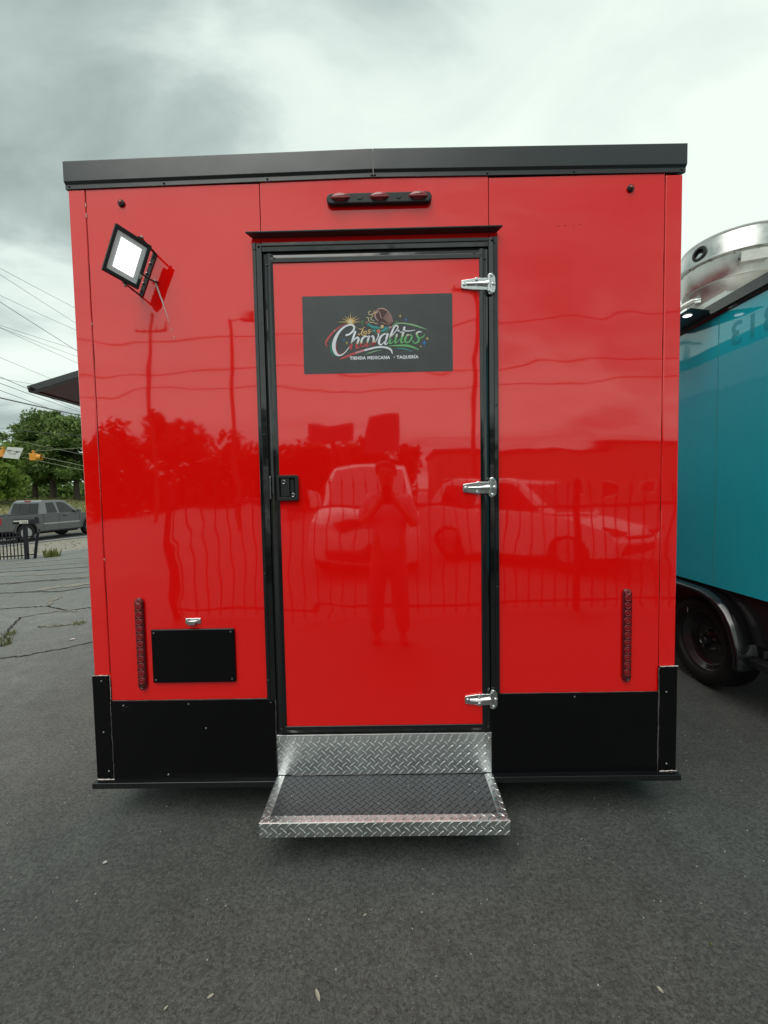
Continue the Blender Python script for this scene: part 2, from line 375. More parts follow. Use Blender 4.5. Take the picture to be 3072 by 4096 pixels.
CR = [([(-4.2, 1.45), (-3.338, 1.775), (-3.169, 1.835), (-2.969, 1.979), (-2.802, 2.151), (-2.2, 2.6)], 0.010, 0.024),
      ([(-4.1, 2.0), (-3.614, 2.068), (-3.599, 2.145), (-3.828, 2.349), (-4.106, 2.746), (-4.266, 3.012)], 0.012, 0.03),
      ([(-5.0, 3.35), (-4.529, 3.453), (-4.330, 3.465), (-3.929, 3.253), (-3.706, 3.369), (-3.0, 3.5)], 0.014, 0.035),
      ([(-6.6, 4.35), (-5.743, 4.327), (-4.831, 4.308), (-4.4, 4.75), (-3.6, 5.2)], 0.02, 0.05),
      ([(-7.6, 4.95), (-6.425, 5.050), (-5.820, 5.201), (-5.136, 5.312), (-4.4, 5.3)], 0.02, 0.06),
      ([(-9.2, 6.9), (-8.0, 6.6), (-7.0, 6.5), (-5.8, 6.7)], 0.03, 0.07)]
for i, (p, a, b_) in enumerate(CR):
    ribbon_ground('crack', p, a, b_, 'crack', seed=i, parent=lot, jit=0.018)
SA = [([(-5.3, 4.45), (-4.95, 4.75), (-4.6, 5.0), (-4.2, 5.2)], 0.08, 0.26), ([(-4.33, 3.47), (-4.5, 3.75), (-4.55, 4.0)], 0.02, 0.06), ([(-7.4, 5.15), (-6.4, 5.2), (-5.5, 5.4), (-4.8, 5.6)], 0.03, 0.12),
      ([(-8.9, 6.3), (-7.6, 6.0), (-6.3, 5.9), (-5.2, 6.1)], 0.03, 0.10), ([(-9.3, 7.3), (-8.3, 7.15), (-7.4, 7.3), (-6.4, 7.5)], 0.05, 0.18), ([(-4.25, 3.0), (-4.0, 3.25), (-3.75, 3.2)], 0.015, 0.05),
      ([(-3.75, 2.62), (-3.55, 2.66), (-3.4, 2.72)], 0.02, 0.05), ([(-10.2, 8.3), (-9.2, 8.1), (-8.2, 8.3), (-7.2, 8.6)], 0.1, 0.3)]
for i, (p, a, b_) in enumerate(SA):
    ribbon_ground('sand_streak', p, a, b_, 'sand', dz=0.007, seed=40+i, parent=lot, jit=0.03)

# ------------------------------------------------------------------ red food trailer
FT = thing('food_trailer', 'glossy red food trailer seen from its rear door with black trim and folding step', 'food trailer', (0, 0, 0))
HW = 1.22
b = MB(); b.box(-HW+.004, HW-.004, .03, 5.6, .17, 2.60); b.build('body_shell', 'red', FT, bevel=.004)
b = MB(); b.box(-HW+.01, HW-.01, .006, .029, .18, 2.612); b.build('backing', 'dark_gap', FT)
def sheet(name, x0, x1, z0, z1, y=-.002, m='red', t=.007, par=FT, bev=.0012):
    return MB().box(x0, x1, y, y+t, z0, z1).build(name, m, par, bevel=bev)
sheet('wall_panel', -1.1500, -.4555, .512, 2.612)
sheet('wall_panel', -.4530, .4540, 2.372, 2.622)
sheet('wall_panel', .4565, 1.1500, .512, 2.612)
for s_ in (-1, 1):   # wrapped corner posts turn round onto the flank
    b = MB(); xs = (HW, 1.1512)
    b.box(min(s_*xs[0], s_*xs[1]), max(s_*xs[0], s_*xs[1]), -.004, .0295, .60, 2.606)
    b.build('corner_post', 'red', FT, bevel=.006, seg=3)
    # thin sealant line along the post
    MB().tube([(s_*1.1500+random.uniform(-.0008, .0008), -.0025, .64+i*.0655) for i in range(31)], [.0005 if i % 5 else .0012 for i in range(31)], 5).build('post_sealant', 'dark_gap', FT)
# scratches and lifted spots along the left seam
for z, w in ((2.545, .0022), (2.505, .0028), (2.08, .0014), (1.12, .0012)):
    MB().box(-1.1515, -1.1490, -.0052, -.0035, z-w*3, z+w*3).build('sealant_nick', 'caulk', FT)

# roof trim in two halves
prof = [(-.016, 2.724), (-.016, 2.647), (-.0075, 2.639), (-.0075, 2.622), (.0, 2.622), (.06, 2.645), (.06, 2.735), (0., 2.7255), (-.012, 2.7265)]
MB().prism(prof, 0, -1.2265, -.0008, shift=(-.0175, 0)).build('roof_trim', 'black_trim', FT, bevel=.0015)
MB().prism(prof, 0, .0008, 1.2275, shift=(0, -.011)).build('roof_trim', 'black_trim', FT, bevel=.0015)
MB().box(-.0007, .0007, -.0145, .05, 2.625, 2.722).build('trim_joint', 'caulk', FT)
for s_ in (-1, 1):
    MB().box(min(s_*1.2165, s_*1.2265), max(s_*1.2165, s_*1.2265), .0605, 5.6, 2.60, 2.705).build('side_trim', 'black_trim', FT)
MB().box(-1.215, 1.215, .0605, 5.6, 2.601, 2.712).build('roof', 'white_paint', FT)
sc = MB().lathe([(0, -.0042), (.0028, -.0038), (.0042, -.0022), (.0046, 0)], (0, 0, 0), (0, 1, 0), 10).build('trim_screw', 'screw_black', FT, smooth=True)
sc.location = (-1.211, -.0075, 2.6155)
for x in (-.832, -.42, -.0065, .0072, .45, .79, 1.212):
    copy(sc, FT, (x, -.0075, 2.631-(.0172*abs(x)/1.22 if x < 0 else .011*x/1.22)))

# marker lights
def marker(x, z):
    o = MB().lathe([(.0135, 0), (.0135, -.006), (.0105, -.0095), (.0075, -.0095)], (0, 0, 0), (0, 1, 0), 20).build('marker_light', 'black_plastic', FT, smooth=True)
    o.location = (x, -.002, z)
    MB().lathe([(0.0, -.0150), (.004, -.0142), (.0072, -.011), (.0078, -.006)], (0, 0, 0), (0, 1, 0), 16).build('lens', 'lens_red', o, smooth=True)
marker(-1.007, 2.548); marker(1.014, 2.556)

# centre light bar
b = MB(); poly = []
x0, x1, zc, rr = -.186, .229, 2.5335, .0205
for k in range(9): a = math.pi/2+math.pi*k/8; poly.append((x0+rr+rr*math.cos(a), zc+rr*math.sin(a)))
for k in range(9): a = -math.pi/2+math.pi*k/8; poly.append((x1-rr+rr*math.cos(a), zc+rr*math.sin(a)))
BAR = b.prism(poly, 1, -.024, -.0025).build('light_bar', 'black_plastic', FT, bevel=.005, seg=3)
for x in (-.131, .022, .175):
    b = MB(); vs = []; fs = []; n, m = 14, 6      # bulged lens with pointed ends
    for i in range(n+1):
        t = i/n; hw = .0005+.0155*math.sin(math.pi*t)**.75; X = x-.041+.082*t
        for j in range(m+1):
            q = math.pi*j/m; vs.append((X, -.0235-.013*math.sin(q)*math.sin(math.pi*t)**.6, zc+.003+hw*math.cos(q)))
    for i in range(n):
        for j in range(m): fs.append((i*(m+1)+j, i*(m+1)+j+1, (i+1)*(m+1)+j+1, (i+1)*(m+1)+j))
    b.add(vs, fs).build('lens', 'lens_red', BAR, smooth=True)
    MB().box(x-.028, x+.028, -.0385, -.026, zc-.006, zc-.0035).build('filament_strip', 'lens_pale', BAR)
for x in (-.054, .098):
    MB().lathe([(.0105, -.0262), (.0105, -.022), (.0085, -.022), (.0078, -.0165), (0, -.0165)], (x, 0, zc+.004), (0, 1, 0), 16).build('screw_recess', 'black_gloss', BAR, smooth=True)
    MB().lathe([(0, -.0205), (.003, -.0195), (.0035, -.0165)], (x, 0, zc+.002), (0, 1, 0), 10).build('screw', 'screw', BAR, smooth=True)

# tail lights: long oval strips with eleven round optics
def tail(xc, z0, z1):
    poly = []; rr = .0185
    for k in range(9): a = math.pi*k/8; poly.append((xc+rr*math.cos(a), z1-rr+rr*math.sin(a)))
    for k in range(9): a = math.pi+math.pi*k/8; poly.append((xc+rr*math.cos(a), z0+rr+rr*math.sin(a)))
    T_ = MB().prism(poly, 1, -.014, -.0025).build('tail_light', 'lens_dark', FT, bevel=.004, seg=3)
    for k in range(11):
        z = z0+.040+k*(z1-z0-.0785)/10
        o = MB().lathe([(.0145, 0), (.0148, -.0022), (.0120, -.0036), (.0085, -.0020), (.0048, -.0026), (.0036, -.0046), (0, -.005)], (0, 0, 0), (0, 1, 0), 12).build('optic', 'lens_red', T_, smooth=True)
        o.location = (xc, -.0139, z)
        MB().lathe([(.0032, -.0038), (.0020, -.0058), (0, -.006)], (0, 0, 0), (0, 1, 0), 8).build('bulb', 'lens_pale', o, smooth=True) if False else None
    for z in (z0+.014, z1-.015):
        MB().lathe([(.0125, -.0139), (.0125, -.016), (.007, -.0165), (.005, -.0148), (0, -.0148)], (xc, 0, z), (0, 1, 0), 14).build('end_cap', 'lens_pale' if z > z0+.1 else 'lens_dark', T_, smooth=True)
        MB().lathe([(0, -.0178), (.0036, -.0168), (.0042, -.0145)], (xc+.001, 0, z), (0, 1, 0), 10).build('screw', 'screw_black', T_, smooth=True)
tail(-1.0115, .566, .957); tail(1.0145, .571, .962)

# scuffs in the vinyl high on the right, and a few pale scratches on the black skirt
rnd = random.Random(17)
for i in range(4):
    x = .73+.030*i+rnd.uniform(-.004, .004); z = 2.418+.0018*i+rnd.uniform(-.003, .004); l_ = rnd.uniform(.003, .008)
    MB().box(x-l_, x+l_, -.0026, -.0019, z-.0007, z+.0007).build('scuff', 'scuff', FT)
for x, z, l_, a in ((-1.085, .492, .010, .5), (-1.10, .478, .007, 1.0)):
    d = Vector((math.cos(a)*l_, 0, math.sin(a)*l_)); c = Vector((x, -.0093, z)); MB().tube([c-d, c, c+d], [.0002, .0006, .0002], 5).build('scratch', 'sealant', FT)

# little latch and black hatch
LT = MB().box(-.822, -.757, -.006, -.0025, .843, .866).build('hatch_latch', 'chrome', FT, bevel=.002)
MB().prism([(-.811, .853), (-.806, .840), (-.778, .840), (-.773, .853), (-.778, .857), (-.806, .857)], 1, -.020, -.0062).build('catch', 'chrome', LT, bevel=.002)
for x in (-.8165, -.7635):
    MB().lathe([(0, -.0098), (.0045, -.0088), (.0055, -.006)], (x, 0, .8565), (0, 1, 0), 12).build('screw', 'chrome', LT, smooth=True)
HA = MB().box(-.966, -.616, -.014, -.0025, .594, .8225).build('hatch_cover', 'black_plate', FT, bevel=.006, seg=3)
for x, z in ((-.953, .808), (-.630, .809), (-.952, .608), (-.631, .608)):
    MB().lathe([(0, -.0175), (.0035, -.0165), (.0045, -.0139)], (x, 0, z), (0, 1, 0), 10).build('screw', 'screw', HA, smooth=True)

# black skirt
SK1 = MB().box(-1.1505, -.4575, -.009, .0005, .1735, .5175).build('skirt_panel', 'black_plate', FT, bevel=.002)
SK2 = MB().box(.4535, 1.1465, -.009, .0005, .180, .5245).build('skirt_panel', 'black_plate', FT, bevel=.002)
SC1 = MB().box(-1.2245, -1.1540, -.012, .0285, .1735, .6285).build('skirt_corner', 'black_plate', FT, bevel=.003)
SC2 = MB().box(1.1505, 1.2245, -.012, .0285, .180, .6325).build('skirt_corner', 'black_plate', FT, bevel=.003)
def bead(name, pts, r, m='sealant', amp=.0012, n=26, par=FT, seed=1):
    rnd = random.Random(seed); P = []; rs = []
    for a, c in zip(pts[:-1], pts[1:]):
        for k in range(n):
            t = k/n; P.append(Vector(a).lerp(Vector(c), t)+Vector((rnd.uniform(-amp, amp), 0, rnd.uniform(-amp, amp)))); rs.append(r*rnd.uniform(.55, 1.35))
    P.append(Vector(pts[-1])); rs.append(r)
    MB().tube(P, rs, 6).build(name, m, par, smooth=True, angle=180)
bead('sealant_bead', [(-1.1522, -.010, .176), (-1.1522, -.010, .515)], .0017, seed=2)
bead('sealant_bead', [(1.1486, -.010, .182), (1.1486, -.010, .628)], .0022, seed=3)
bead('sealant_bead', [(-1.1525, -.006, .520), (-1.1522, -.005, .628)], .0012, m='caulk', seed=4)
bead('sealant_bead', [(-1.150, -.006, .5187), (-.488, -.006, .5187)], .0011, amp=.0005, seed=5)
bead('sealant_bead', [(.488, -.006, .5257), (1.146, -.006, .5257)], .0012, amp=.0004, seed=6)
bead('sealant_bead', [(-1.222, -.011, .6293), (-1.156, -.011, .6300)], .0018, m='caulk', n=10, seed=7)
bead('sealant_bead', [(1.152, -.011, .6335), (1.226, -.011, .6345)], .0022, m='caulk', n=10, seed=8)
bead('sealant_bead', [(-.4555, -.0065, .19), (-.4555, -.0065, .512)], .0016, amp=.0008, seed=9)
ss = MB().lathe([(0, -.0040), (.0030, -.0034), (.0042, -.0016), (.0046, 0)], (0, 0, 0), (0, 1, 0), 10).build('skirt_screw', 'screw', FT, smooth=True)
ss.location = (-1.184, -.012, .606)
for x, y, z in ((-1.186, -.012, .385), (-1.172, -.012, .215), (-.822, -.009, .500), (-.474, -.009, .503), (-1.098, -.009, .497), (-.752, -.009, .395), (-.92, -.009, .195), (1.179, -.012, .525), (1.184, -.012, .217), (.475, -.009, .508), (.80, -.009, .508)):
    copy(ss, FT, (x, y, z))
# bottom rail: an angle bar with a flat top edge
MB().prism([(-.036, .178), (-.036, .1535), (-.030, .1535), (-.030, .172), (.05, .172), (.05, .178)], 0, -1.2300, -.4535).build('bottom_rail', 'black_gloss', FT, bevel=.0016)
MB().prism([(-.036, .184), (-.036, .1595), (-.030, .1595), (-.030, .178), (.05, .178), (.05, .184)], 0, .4535, 1.2300).build('bottom_rail', 'black_gloss', FT, bevel=.0016)
bead('sealant_bead', [(-1.222, -.012, .1795), (-1.15, -.012, .1790)], .0025, m='caulk', n=12, seed=10)
bead('sealant_bead', [(1.155, -.012, .1855), (1.226, -.012, .1860)], .0022, m='caulk', n=12, seed=12)
MB().box(-1.2, 1.2, .06, 5.5, .10, .169).build('chassis', 'black_steel', FT)
for s_ in (-1, 1):
    for yy in (2.6, 3.5):
        MB().lathe([(.16, -.09), (.28, -.095), (.31, -.07), (.315, .0), (.31, .07), (.28, .095), (.16, .09)], (s_*1.0, yy, .3155), (1, 0, 0), 28).build('wheel', 'tyre', FT, smooth=True)

# drip visor over the door
zv = 2.4005
b = MB(); vs = []
for (y, z, k) in ((-.0025, zv, 0), (-.037, zv+.001, 1), (-.0385, zv+.004, 1), (-.0385, zv+.0065, 1), (-.0350, zv+.0065, 1), (-.0350, zv+.0035, 1), (-.0025, zv+.003, 0)):
    vs += [(-.489-.016*k, y, z), (.487+.013*k, y, z+.001)]
b.add(vs, [(2*q, 2*((q+1) % 7), 2*((q+1) % 7)+1, 2*q+1) for q in range(7)]+[tuple(range(0, 14, 2)), tuple(range(13, 0, -2))])
b.build('door_visor', 'black_trim', FT)

# door frame: stepped black profile
def frame_bar(poly, axis, a, c, name='door_frame', par=FT, m='black_gloss'):
    return MB().prism(poly, axis, a, c).build(name, m, par, bevel=.0014)
# stiles: polygons in (x,y)
frame_bar([(-.4875, -.0025), (-.4875, -.013), (-.4855, -.0145), (-.4745, -.0145), (-.4725, -.0115), (-.4520, -.0085), (-.4505, .005), (-.4505, .0057), (-.4875, .0057)], 2, .512, 2.3775)
frame_bar([(.4875, -.0025), (.4875, -.013), (.4855, -.0145), (.4720, -.0145), (.4700, -.0115), (.4525, -.0085), (.4510, .005), (.4510, .0057), (.4875, .0057)], 2, .526, 2.3800)
frame_bar([(-.4525, -.0085), (-.4525, .0057), (-.4505, .0057), (-.4505, -.0085)], 2, .368, .512); frame_bar([(.4510, -.0085), (.4510, .0057), (.4530, .0057), (.4530, -.0085)], 2, .368, .526)
# head: polygon in (y,z)
frame_bar([(-.0025, 2.3785), (-.0140, 2.3775), (-.0145, 2.3645), (-.0115, 2.3625), (-.0085, 2.3450), (.0057, 2.3440), (.0057, 2.3785)], 0, -.4500, .4505)
MB().box(-.4500, .4505, -.0005, .0055, .366, 2.3440).build('door_recess', 'dark_gap', FT)
for x, z in ((-.4795, 2.3525), (-.4620, 2.3650), (.4760, 2.3560), (.4660, 2.3680), (-.4795, .60), (-.4625, 1.62), (.4790, 1.72), (-.4795, 1.05), (.4790, .98)):
    o = copy(sc, FT, (x, -.0135, z)); o.name = 'frame_screw'

# door leaf
DR = bpy.data.objects.new('door', None); COL.objects.link(DR); DR.parent = FT
MB().box(-.4100, .4165, -.0140, -.0008, .3975, 2.2990).build('leaf', 'red', DR, bevel=.0012)
st = [(-.4405, -.0008), (-.4405, -.0125), (-.4385, -.0150), (-.4190, -.0210), (-.4170, -.0210), (-.4065, -.0162), (-.4065, -.0142), (-.4098, -.0008)]
frame_bar(st, 2, .3690, 2.3310, 'edge_trim', DR)
st2 = [(-p[0]+.0065, p[1]) for p in st]
frame_bar(st2, 2, .3690, 2.3310, 'edge_trim', DR)
hd = [(-.0008, 2.3315), (-.0080, 2.3315), (-.0095, 2.3165), (-.0190, 2.3150), (-.0205, 2.3135), (-.0190, 2.2965), (-.0142, 2.2965), (-.0008, 2.2985)]
frame_bar(hd, 0, -.4180, .4245, 'edge_trim', DR)
ft = [(p[0], .3690+(2.3315-p[1])*.95) for p in hd]
frame_bar(ft, 0, -.4180, .4245, 'edge_trim', DR)
for x, z in ((-.4295, 2.287), (-.3985, 2.3125), (.4370, 2.2920), (.3930, 2.3140), (-.4295, .392), (-.402, .3835), (.436, .392), (.405, .3835)):
    o = copy(sc, DR, (x, -.0185, z)); o.name = 'trim_screw'

# paddle handle
poly = []
def rrect(x0, x1, z0, z1, r, n=5):
    P = []
    for (cx_, cz_, a0) in ((x1-r, z1-r, 0), (x0+r, z1-r, 90), (x0+r, z0+r, 180), (x1-r, z0+r, 270)):
        for k in range(n+1): a = R(a0+90*k/n); P.append((cx_+r*math.cos(a), cz_+r*math.sin(a)))
    return P
HX, HZ = -.373, 1.402
Hh = bpy.data.objects.new('handle', None); COL.objects.link(Hh); Hh.parent = FT; Hh['label'] = 'black recessed paddle lock with two silver key cylinders'
def ring(name, outer, inner, y0, y1, m, par, bev=0.0):
    n = len(outer); vs = [(p[0], y, p[1]) for y in (y0, y1) for p in outer]+[(p[0], y, p[1]) for y in (y0, y1) for p in inner]
    fs = []
    for i in range(n):
        j = (i+1) % n
        fs += [(i, j, n+j, n+i), (2*n+i, 3*n+i, 3*n+j, 2*n+j), (i, 2*n+i, 2*n+j, j), (n+i, n+j, 3*n+j, 3*n+i)]
    return MB().add(vs, fs).build(name, m, par, bevel=bev)
ring('bezel', rrect(-.4165, -.3285, 1.3505, 1.4545, .009), rrect(-.4045, -.3405, 1.3640, 1.4425, .003), -.0285, -.0142, 'black_plastic', Hh, .0022)
MB().box(-.4045, -.3405, -.0165, -.0143, 1.3640, 1.4425).build('pocket', 'dark_gap', Hh)
MB().box(-.3985, -.3640, -.0270, -.0166, 1.3660, 1.4400).build('paddle', 'black_plastic', Hh, bevel=.002)
MB().box(-.3610, -.3480, -.0200, -.0166, 1.3660, 1.4390).build('inner_lip', 'black_plastic', Hh, bevel=.001)
def keycyl(x, z):
    MB().lathe([(.0080, -.0268), (.0080, -.0315), (.0070, -.0325), (.0062, -.0310), (0, -.0310)], (x, 0, z), (0, 1, 0), 18).build('key_cylinder', 'chrome', Hh, smooth=True)
    MB().box(x-.0035, x+.0035, -.0330, -.0312, z-.0008, z+.0008).build('key_slot', 'dark_gap', Hh)
keycyl(-.3868, 1.4270); keycyl(-.3502, 1.3735)
MB().box(-.4475, -.4425, -.0180, -.0085, 1.359, 1.450).build('strike_plate', 'chrome', FT, bevel=.001)

# hinges
def hinge(zc):
    H = bpy.data.objects.new('hinge', None); COL.objects.link(H); H.parent = FT; H.location = (0, -.016, zc)
    out = [(.340, -.013), (.346, -.0165), (.400, -.0235), (.446, -.0240), (.446, .0240), (.400, .0235), (.346, .0165), (.340, .013)]
    MB().prism(out, 1, -.0055, .000).build('strap', 'chrome', H, bevel=.0022, seg=3)
    # raised tapering rib down the middle of the strap
    vs = []; fs = []; n = 12; m = 8
    for i in range(n+1):
        t = i/n; X = .360+.088*t; w = .0058+.0075*t**3; hgt = .0075+.0035*t
        for j in range(m+1):
            q = math.pi*j/m; vs.append((X, -.0052-hgt*math.sin(q)**.7, w*math.cos(q)))
    for i in range(n):
        for j in range(m): fs.append((i*(m+1)+j, i*(m+1)+j+1, (i+1)*(m+1)+j+1, (i+1)*(m+1)+j))
    fs.append(tuple(range(m+1)))
    MB().add(vs, fs).build('rib', 'chrome', H, smooth=True, angle=60)
    MB().tube([(.4485, -.009, -.031), (.4485, -.009, .031)], .0062, 14).build('pin_barrel', 'chrome', H, smooth=True)
    lf = [(.452, -.041), (.462, -.041), (.473, -.030), (.4755, -.020), (.4755, .020), (.473, .030), (.462, .041), (.452, .041), (.447, .036), (.447, .027), (.456, .020), (.456, -.020), (.447, -.027), (.447, -.036)]
    MB().prism(lf, 1, -.0055, .0005).build('leaf_plate', 'chrome', H, bevel=.002, seg=3)
    for (x, z) in ((.352, 0), (.4015, .0185), (.4005, -.0185), (.4590, .0335), (.4590, -.0310), (.4685, 0)):
        MB().lathe([(.0078, -.0048), (.0080, -.0072), (.0062, -.0085), (.0048, -.0085), (.0046, -.0125), (0, -.0128)], (x, 0, z), (0, 1, 0), 8).build('bolt', 'chrome', H, smooth=True, angle=30)
for z in (2.1945, 1.3885, .5075): hinge(z)

# ---- diamond plate kick panel and step
def tread_unit(l=.0305, w=.0072, h=.0016):
    """raised lens-shaped bar along x, in the x-y plane, up = z"""
    n = 6; vs = []; fs = []
    top = []; bot = []
    for i in range(n+1):
        t = -1+2*i/n; X = t*l/2; W = w/2*(1-t*t)**.8+.0003
        vs += [(X, -W, 0), (X, -W*.35, h*(1-.35*t*t)), (X, W*.35, h*(1-.35*t*t)), (X, W, 0)]
    for i in range(n):
        for j in range(3): a = i*4+j; fs.append((a, a+1, a+5, a+4))
    return vs, fs
TV, TF = tread_unit(w=.0062)
def treads(name, org, ex, ey, w, d, mat_, par, pitch=.0345, row=.0171, ox=0.0, oy=0.0, sc_=1.0, hs=1.0):
    """fill a w x d plate with alternating slanted bars; ex, ey in-plane unit vectors"""
    org, ex, ey = Vector(org), Vector(ex), Vector(ey); ez = ex.cross(ey); b = MB()
    nr = int(d/row)+2; nc = int(w/pitch)+2
    for r_ in range(nr):
        sgn = 1 if r_ % 2 == 0 else -1
        for c_ in range(nc):
            X = ox+c_*pitch+(pitch/2 if r_ % 2 else 0); Y = oy+r_*row
            a = R(43)*sgn; ca, sa = math.cos(a)*sc_, math.sin(a)*sc_
            P = [(X+v[0]*ca-v[1]*sa, Y+v[0]*sa+v[1]*ca, v[2]*hs) for v in TV]
            if min(p[0] for p in P) < -.010 or max(p[0] for p in P) > w+.010 or min(p[1] for p in P) < -.008 or max(p[1] for p in P) > d+.008: continue
            P = [(min(max(p[0], .0005), w-.0005), min(max(p[1], .0005), d-.0005), p[2]) for p in P]
            b.add([org+ex*p[0]+ey*p[1]+ez*p[2] for p in P], TF)
    return b.build(name, mat_, par, smooth=True, angle=25, kind='stuff')
KP = bpy.data.objects.new('kick_plate', None); COL.objects.link(KP); KP.parent = FT
MB().box(-.4515, .4515, -.013, -.0005, .1885, .3630).build('plate', 'diamond', KP, bevel=.0015)
MB().box(-.4515, .4515, -.0165, -.0131, .3415, .3635).build('hem', 'diamond', KP, bevel=.0012)
treads('tread_pattern', (-.4515, -.01655, .3415), (1, 0, 0), (0, 0, 1), .903, .0215, 'diamond_tread', KP, oy=.0105, ox=.012, sc_=.8)
treads('tread_pattern', (-.4515, -.01305, .1895), (1, 0, 0), (0, 0, 1), .903, .150, 'diamond_tread', KP, oy=.008, ox=.006)
for x in (-.440, .043, .440):
    MB().lathe([(0, -.0205), (.004, -.0195), (.005, -.0165)], (x, 0, .3405), (0, 1, 0), 10).build('rivet', 'chrome', KP, smooth=True)
bead('tar_bead', [(-.40, -.014, .1885), (.43, -.014, .1890)], .0024, m='black_gloss', amp=.0016, n=70, par=FT, seed=21)
SP = bpy.data.objects.new('step', None); COL.objects.link(SP); SP.parent = FT
ZS, YF = .1870, -.2640
MB().box(-.4515, .4515, YF, -.0135, ZS-.030, ZS-.0045).build('deck', 'diamond', SP)
for s_ in (-1, 1):
    xa, xb = (-.4525, -.4225) if s_ < 0 else (.4195, .4525)
    MB().box(xa, xb, -.233, -.0135, ZS-.0044, ZS).build('side_border', 'diamond', SP, bevel=.001)
    treads('tread_pattern', (xa, -.233, ZS+.0001), (1, 0, 0), (0, 1, 0), xb-xa, .2195, 'diamond_tread', SP, ox=.005+.004*s_, oy=.006, sc_=.8)
    MB().box(min(s_*.4520, s_*.4545), max(s_*.4520, s_*.4545), YF, -.0135, .1335, ZS-.001).build('side_face', 'diamond', SP)
MB().box(-.4525, .4525, YF+.0005, -.2331, ZS-.0044, ZS+.0004).build('front_border', 'diamond', SP, bevel=.001)
treads('tread_pattern', (-.4525, YF+.003, ZS+.0005), (1, 0, 0), (0, 1, 0), .905, .028, 'diamond_tread', SP, ox=.004, oy=.006, sc_=.9)
MB().tube([(-.4545, YF-.0005, ZS-.0016), (.4545, YF-.0005, ZS-.0016)], .0030, 8).build('nosing', 'diamond_tread', SP, smooth=True)
MB().box(-.4545, .4545, YF-.0025, YF-.0001, .1330, ZS-.001).build('front_face', 'diamond', SP, bevel=.0008)
treads('tread_pattern', (-.4545, YF-.00255, .1335), (1, 0, 0), (0, 0, 1), .909, .0515, 'diamond_tread', SP, ox=.002, oy=.008)
MB().box(-.4224, .4194, -.2330, -.0135, ZS-.0044, ZS-.0016).build('rubber_mat', 'rubber_mat', SP)
treads('mat_ribs', (-.4224, -.2330, ZS-.00155), (1, 0, 0), (0, 1, 0), .8418, .219, 'rubber_rib', SP, ox=.01, oy=.010, hs=1.0, pitch=.0328, row=.0165)
for x, y in ((-.4385, -.022), (.437, -.022), (-.4385, -.240), (.437, -.235)):
    MB().lathe([(.0055, 0), (.0045, .0022), (0, .003)], (x, y, ZS), (0, 0, 1), 10).build('rivet', 'chrome', SP, smooth=True)
rnd = random.Random(5)
for i in range(16):
    x, y = rnd.uniform(-.39, .39), rnd.uniform(-.22, -.03); r_ = rnd.uniform(.0012, .0028)
    MB().lathe([(r_, 0), (r_*.8, .0008), (0, .0011)], (x, y, ZS-.0012), (0, 0, 1), 6).build('grit', 'chip', SP)

# ---- flood lamp on its U bracket
FL = bpy.data.objects.new('flood_lamp', None); COL.objects.link(FL); FL.parent = FT; FL['label'] = 'lit square LED floodlight tilted on a black bracket'
TL_, TR_, BL_ = Vector((-.918, -.186, 2.357)), Vector((-.847, -.086, 2.332)), Vector((-.983, -.186, 2.199))
e1 = (TR_-TL_); w1 = e1.length; e1.normalize(); e2 = (BL_-TL_); w2 = e2.length; e2 = (e2-e1*e2.dot(e1)).normalized(); en = e2.cross(e1)
if en.y > 0: en = -en
cen = TL_+e1*(w1/2)+e2*(w2/2)
LM = Matrix(((e1.x, e2.x, en.x, cen.x), (e1.y, e2.y, en.y, cen.y), (e1.z, e2.z, en.z, cen.z), (0, 0, 0, 1)))
def lb(): b = MB(); b.xf = LM; return b
hw_, hh_ = w1/2, w2/2
# frame ring around the glass
def lring(name, oX, oY, iX, iY, z0, z1, m, par, bev=0.0):
    o = [(-oX, -oY), (oX, -oY), (oX, oY), (-oX, oY)]; i_ = [(-iX, -iY), (iX, -iY), (iX, iY), (-iX, iY)]
    vs = [(p[0], p[1], z) for z in (z0, z1) for p in o]+[(p[0], p[1], z) for z in (z0, z1) for p in i_]; fs = []
    for k in range(4):
        j = (k+1) % 4; fs += [(k, j, 4+j, 4+k), (8+k, 12+k, 12+j, 8+j), (k, 8+k, 8+j, j), (4+k, 4+j, 12+j, 12+k)]
    b = lb(); b.add(vs, fs); return b.build(name, m, par, bevel=bev)
lring('bezel', hw_, hh_, hw_-.0105, hh_-.0140, -.014, .0, 'black_plastic', FL, .002)
b = lb(); b.box(-hw_+.0108, hw_-.0108, -hh_+.0143, hh_-.0143, -.010, -.006); b.build('glass', 'lamp_glass', FL, bevel=.001)
b = lb(); b.box(-.0345, .0345, -.0535, .0535, -.0058, -.0046); b.build('led_panel', 'led_pad', FL)
for i in range(6):
    for j in range(8):
        b = lb(); b.lathe([(.0034, 0), (.0024, .0016), (0, .002)], (-.0280+i*.0112, -.048+j*.0137, -.0045), (0, 0, 1), 8); b.build('led', 'led', FL)
b = lb(); b.box(-hw_+.004, hw_-.004, -hh_+.004, hh_-.004, -.024, -.0142); b.build('housing', 'black_plastic', FL, bevel=.002)
for k in range(9):
    y = -hh_+.014+k*(2*hh_-.028)/8
    b = lb(); b.box(-hw_+.012, hw_-.012, y-.0022, y+.0022, -.040, -.0241); b.build('cooling_fin', 'black_plastic', FL)
vs, fs = text_mesh('ABJ', .011, bold=.0003)
b = lb(); b.add([(hw_-.008+p[1]*-1 + .0035, -.0+p[0]*-1 + hh_*.45, .0006) for p in vs], fs); b.build('maker_mark', 'sign_back', FL)
PL, PU = Vector((-.944, -.105, 2.183)), Vector((-.876, -.105, 2.349)); BU, BL2 = Vector((-.881, -.0045, 2.352)), Vector((-.947, -.0045, 2.185))
ax = (BU-BL2).normalized(); sd_ = ax.cross(Vector((0, -1, 0))).normalized()
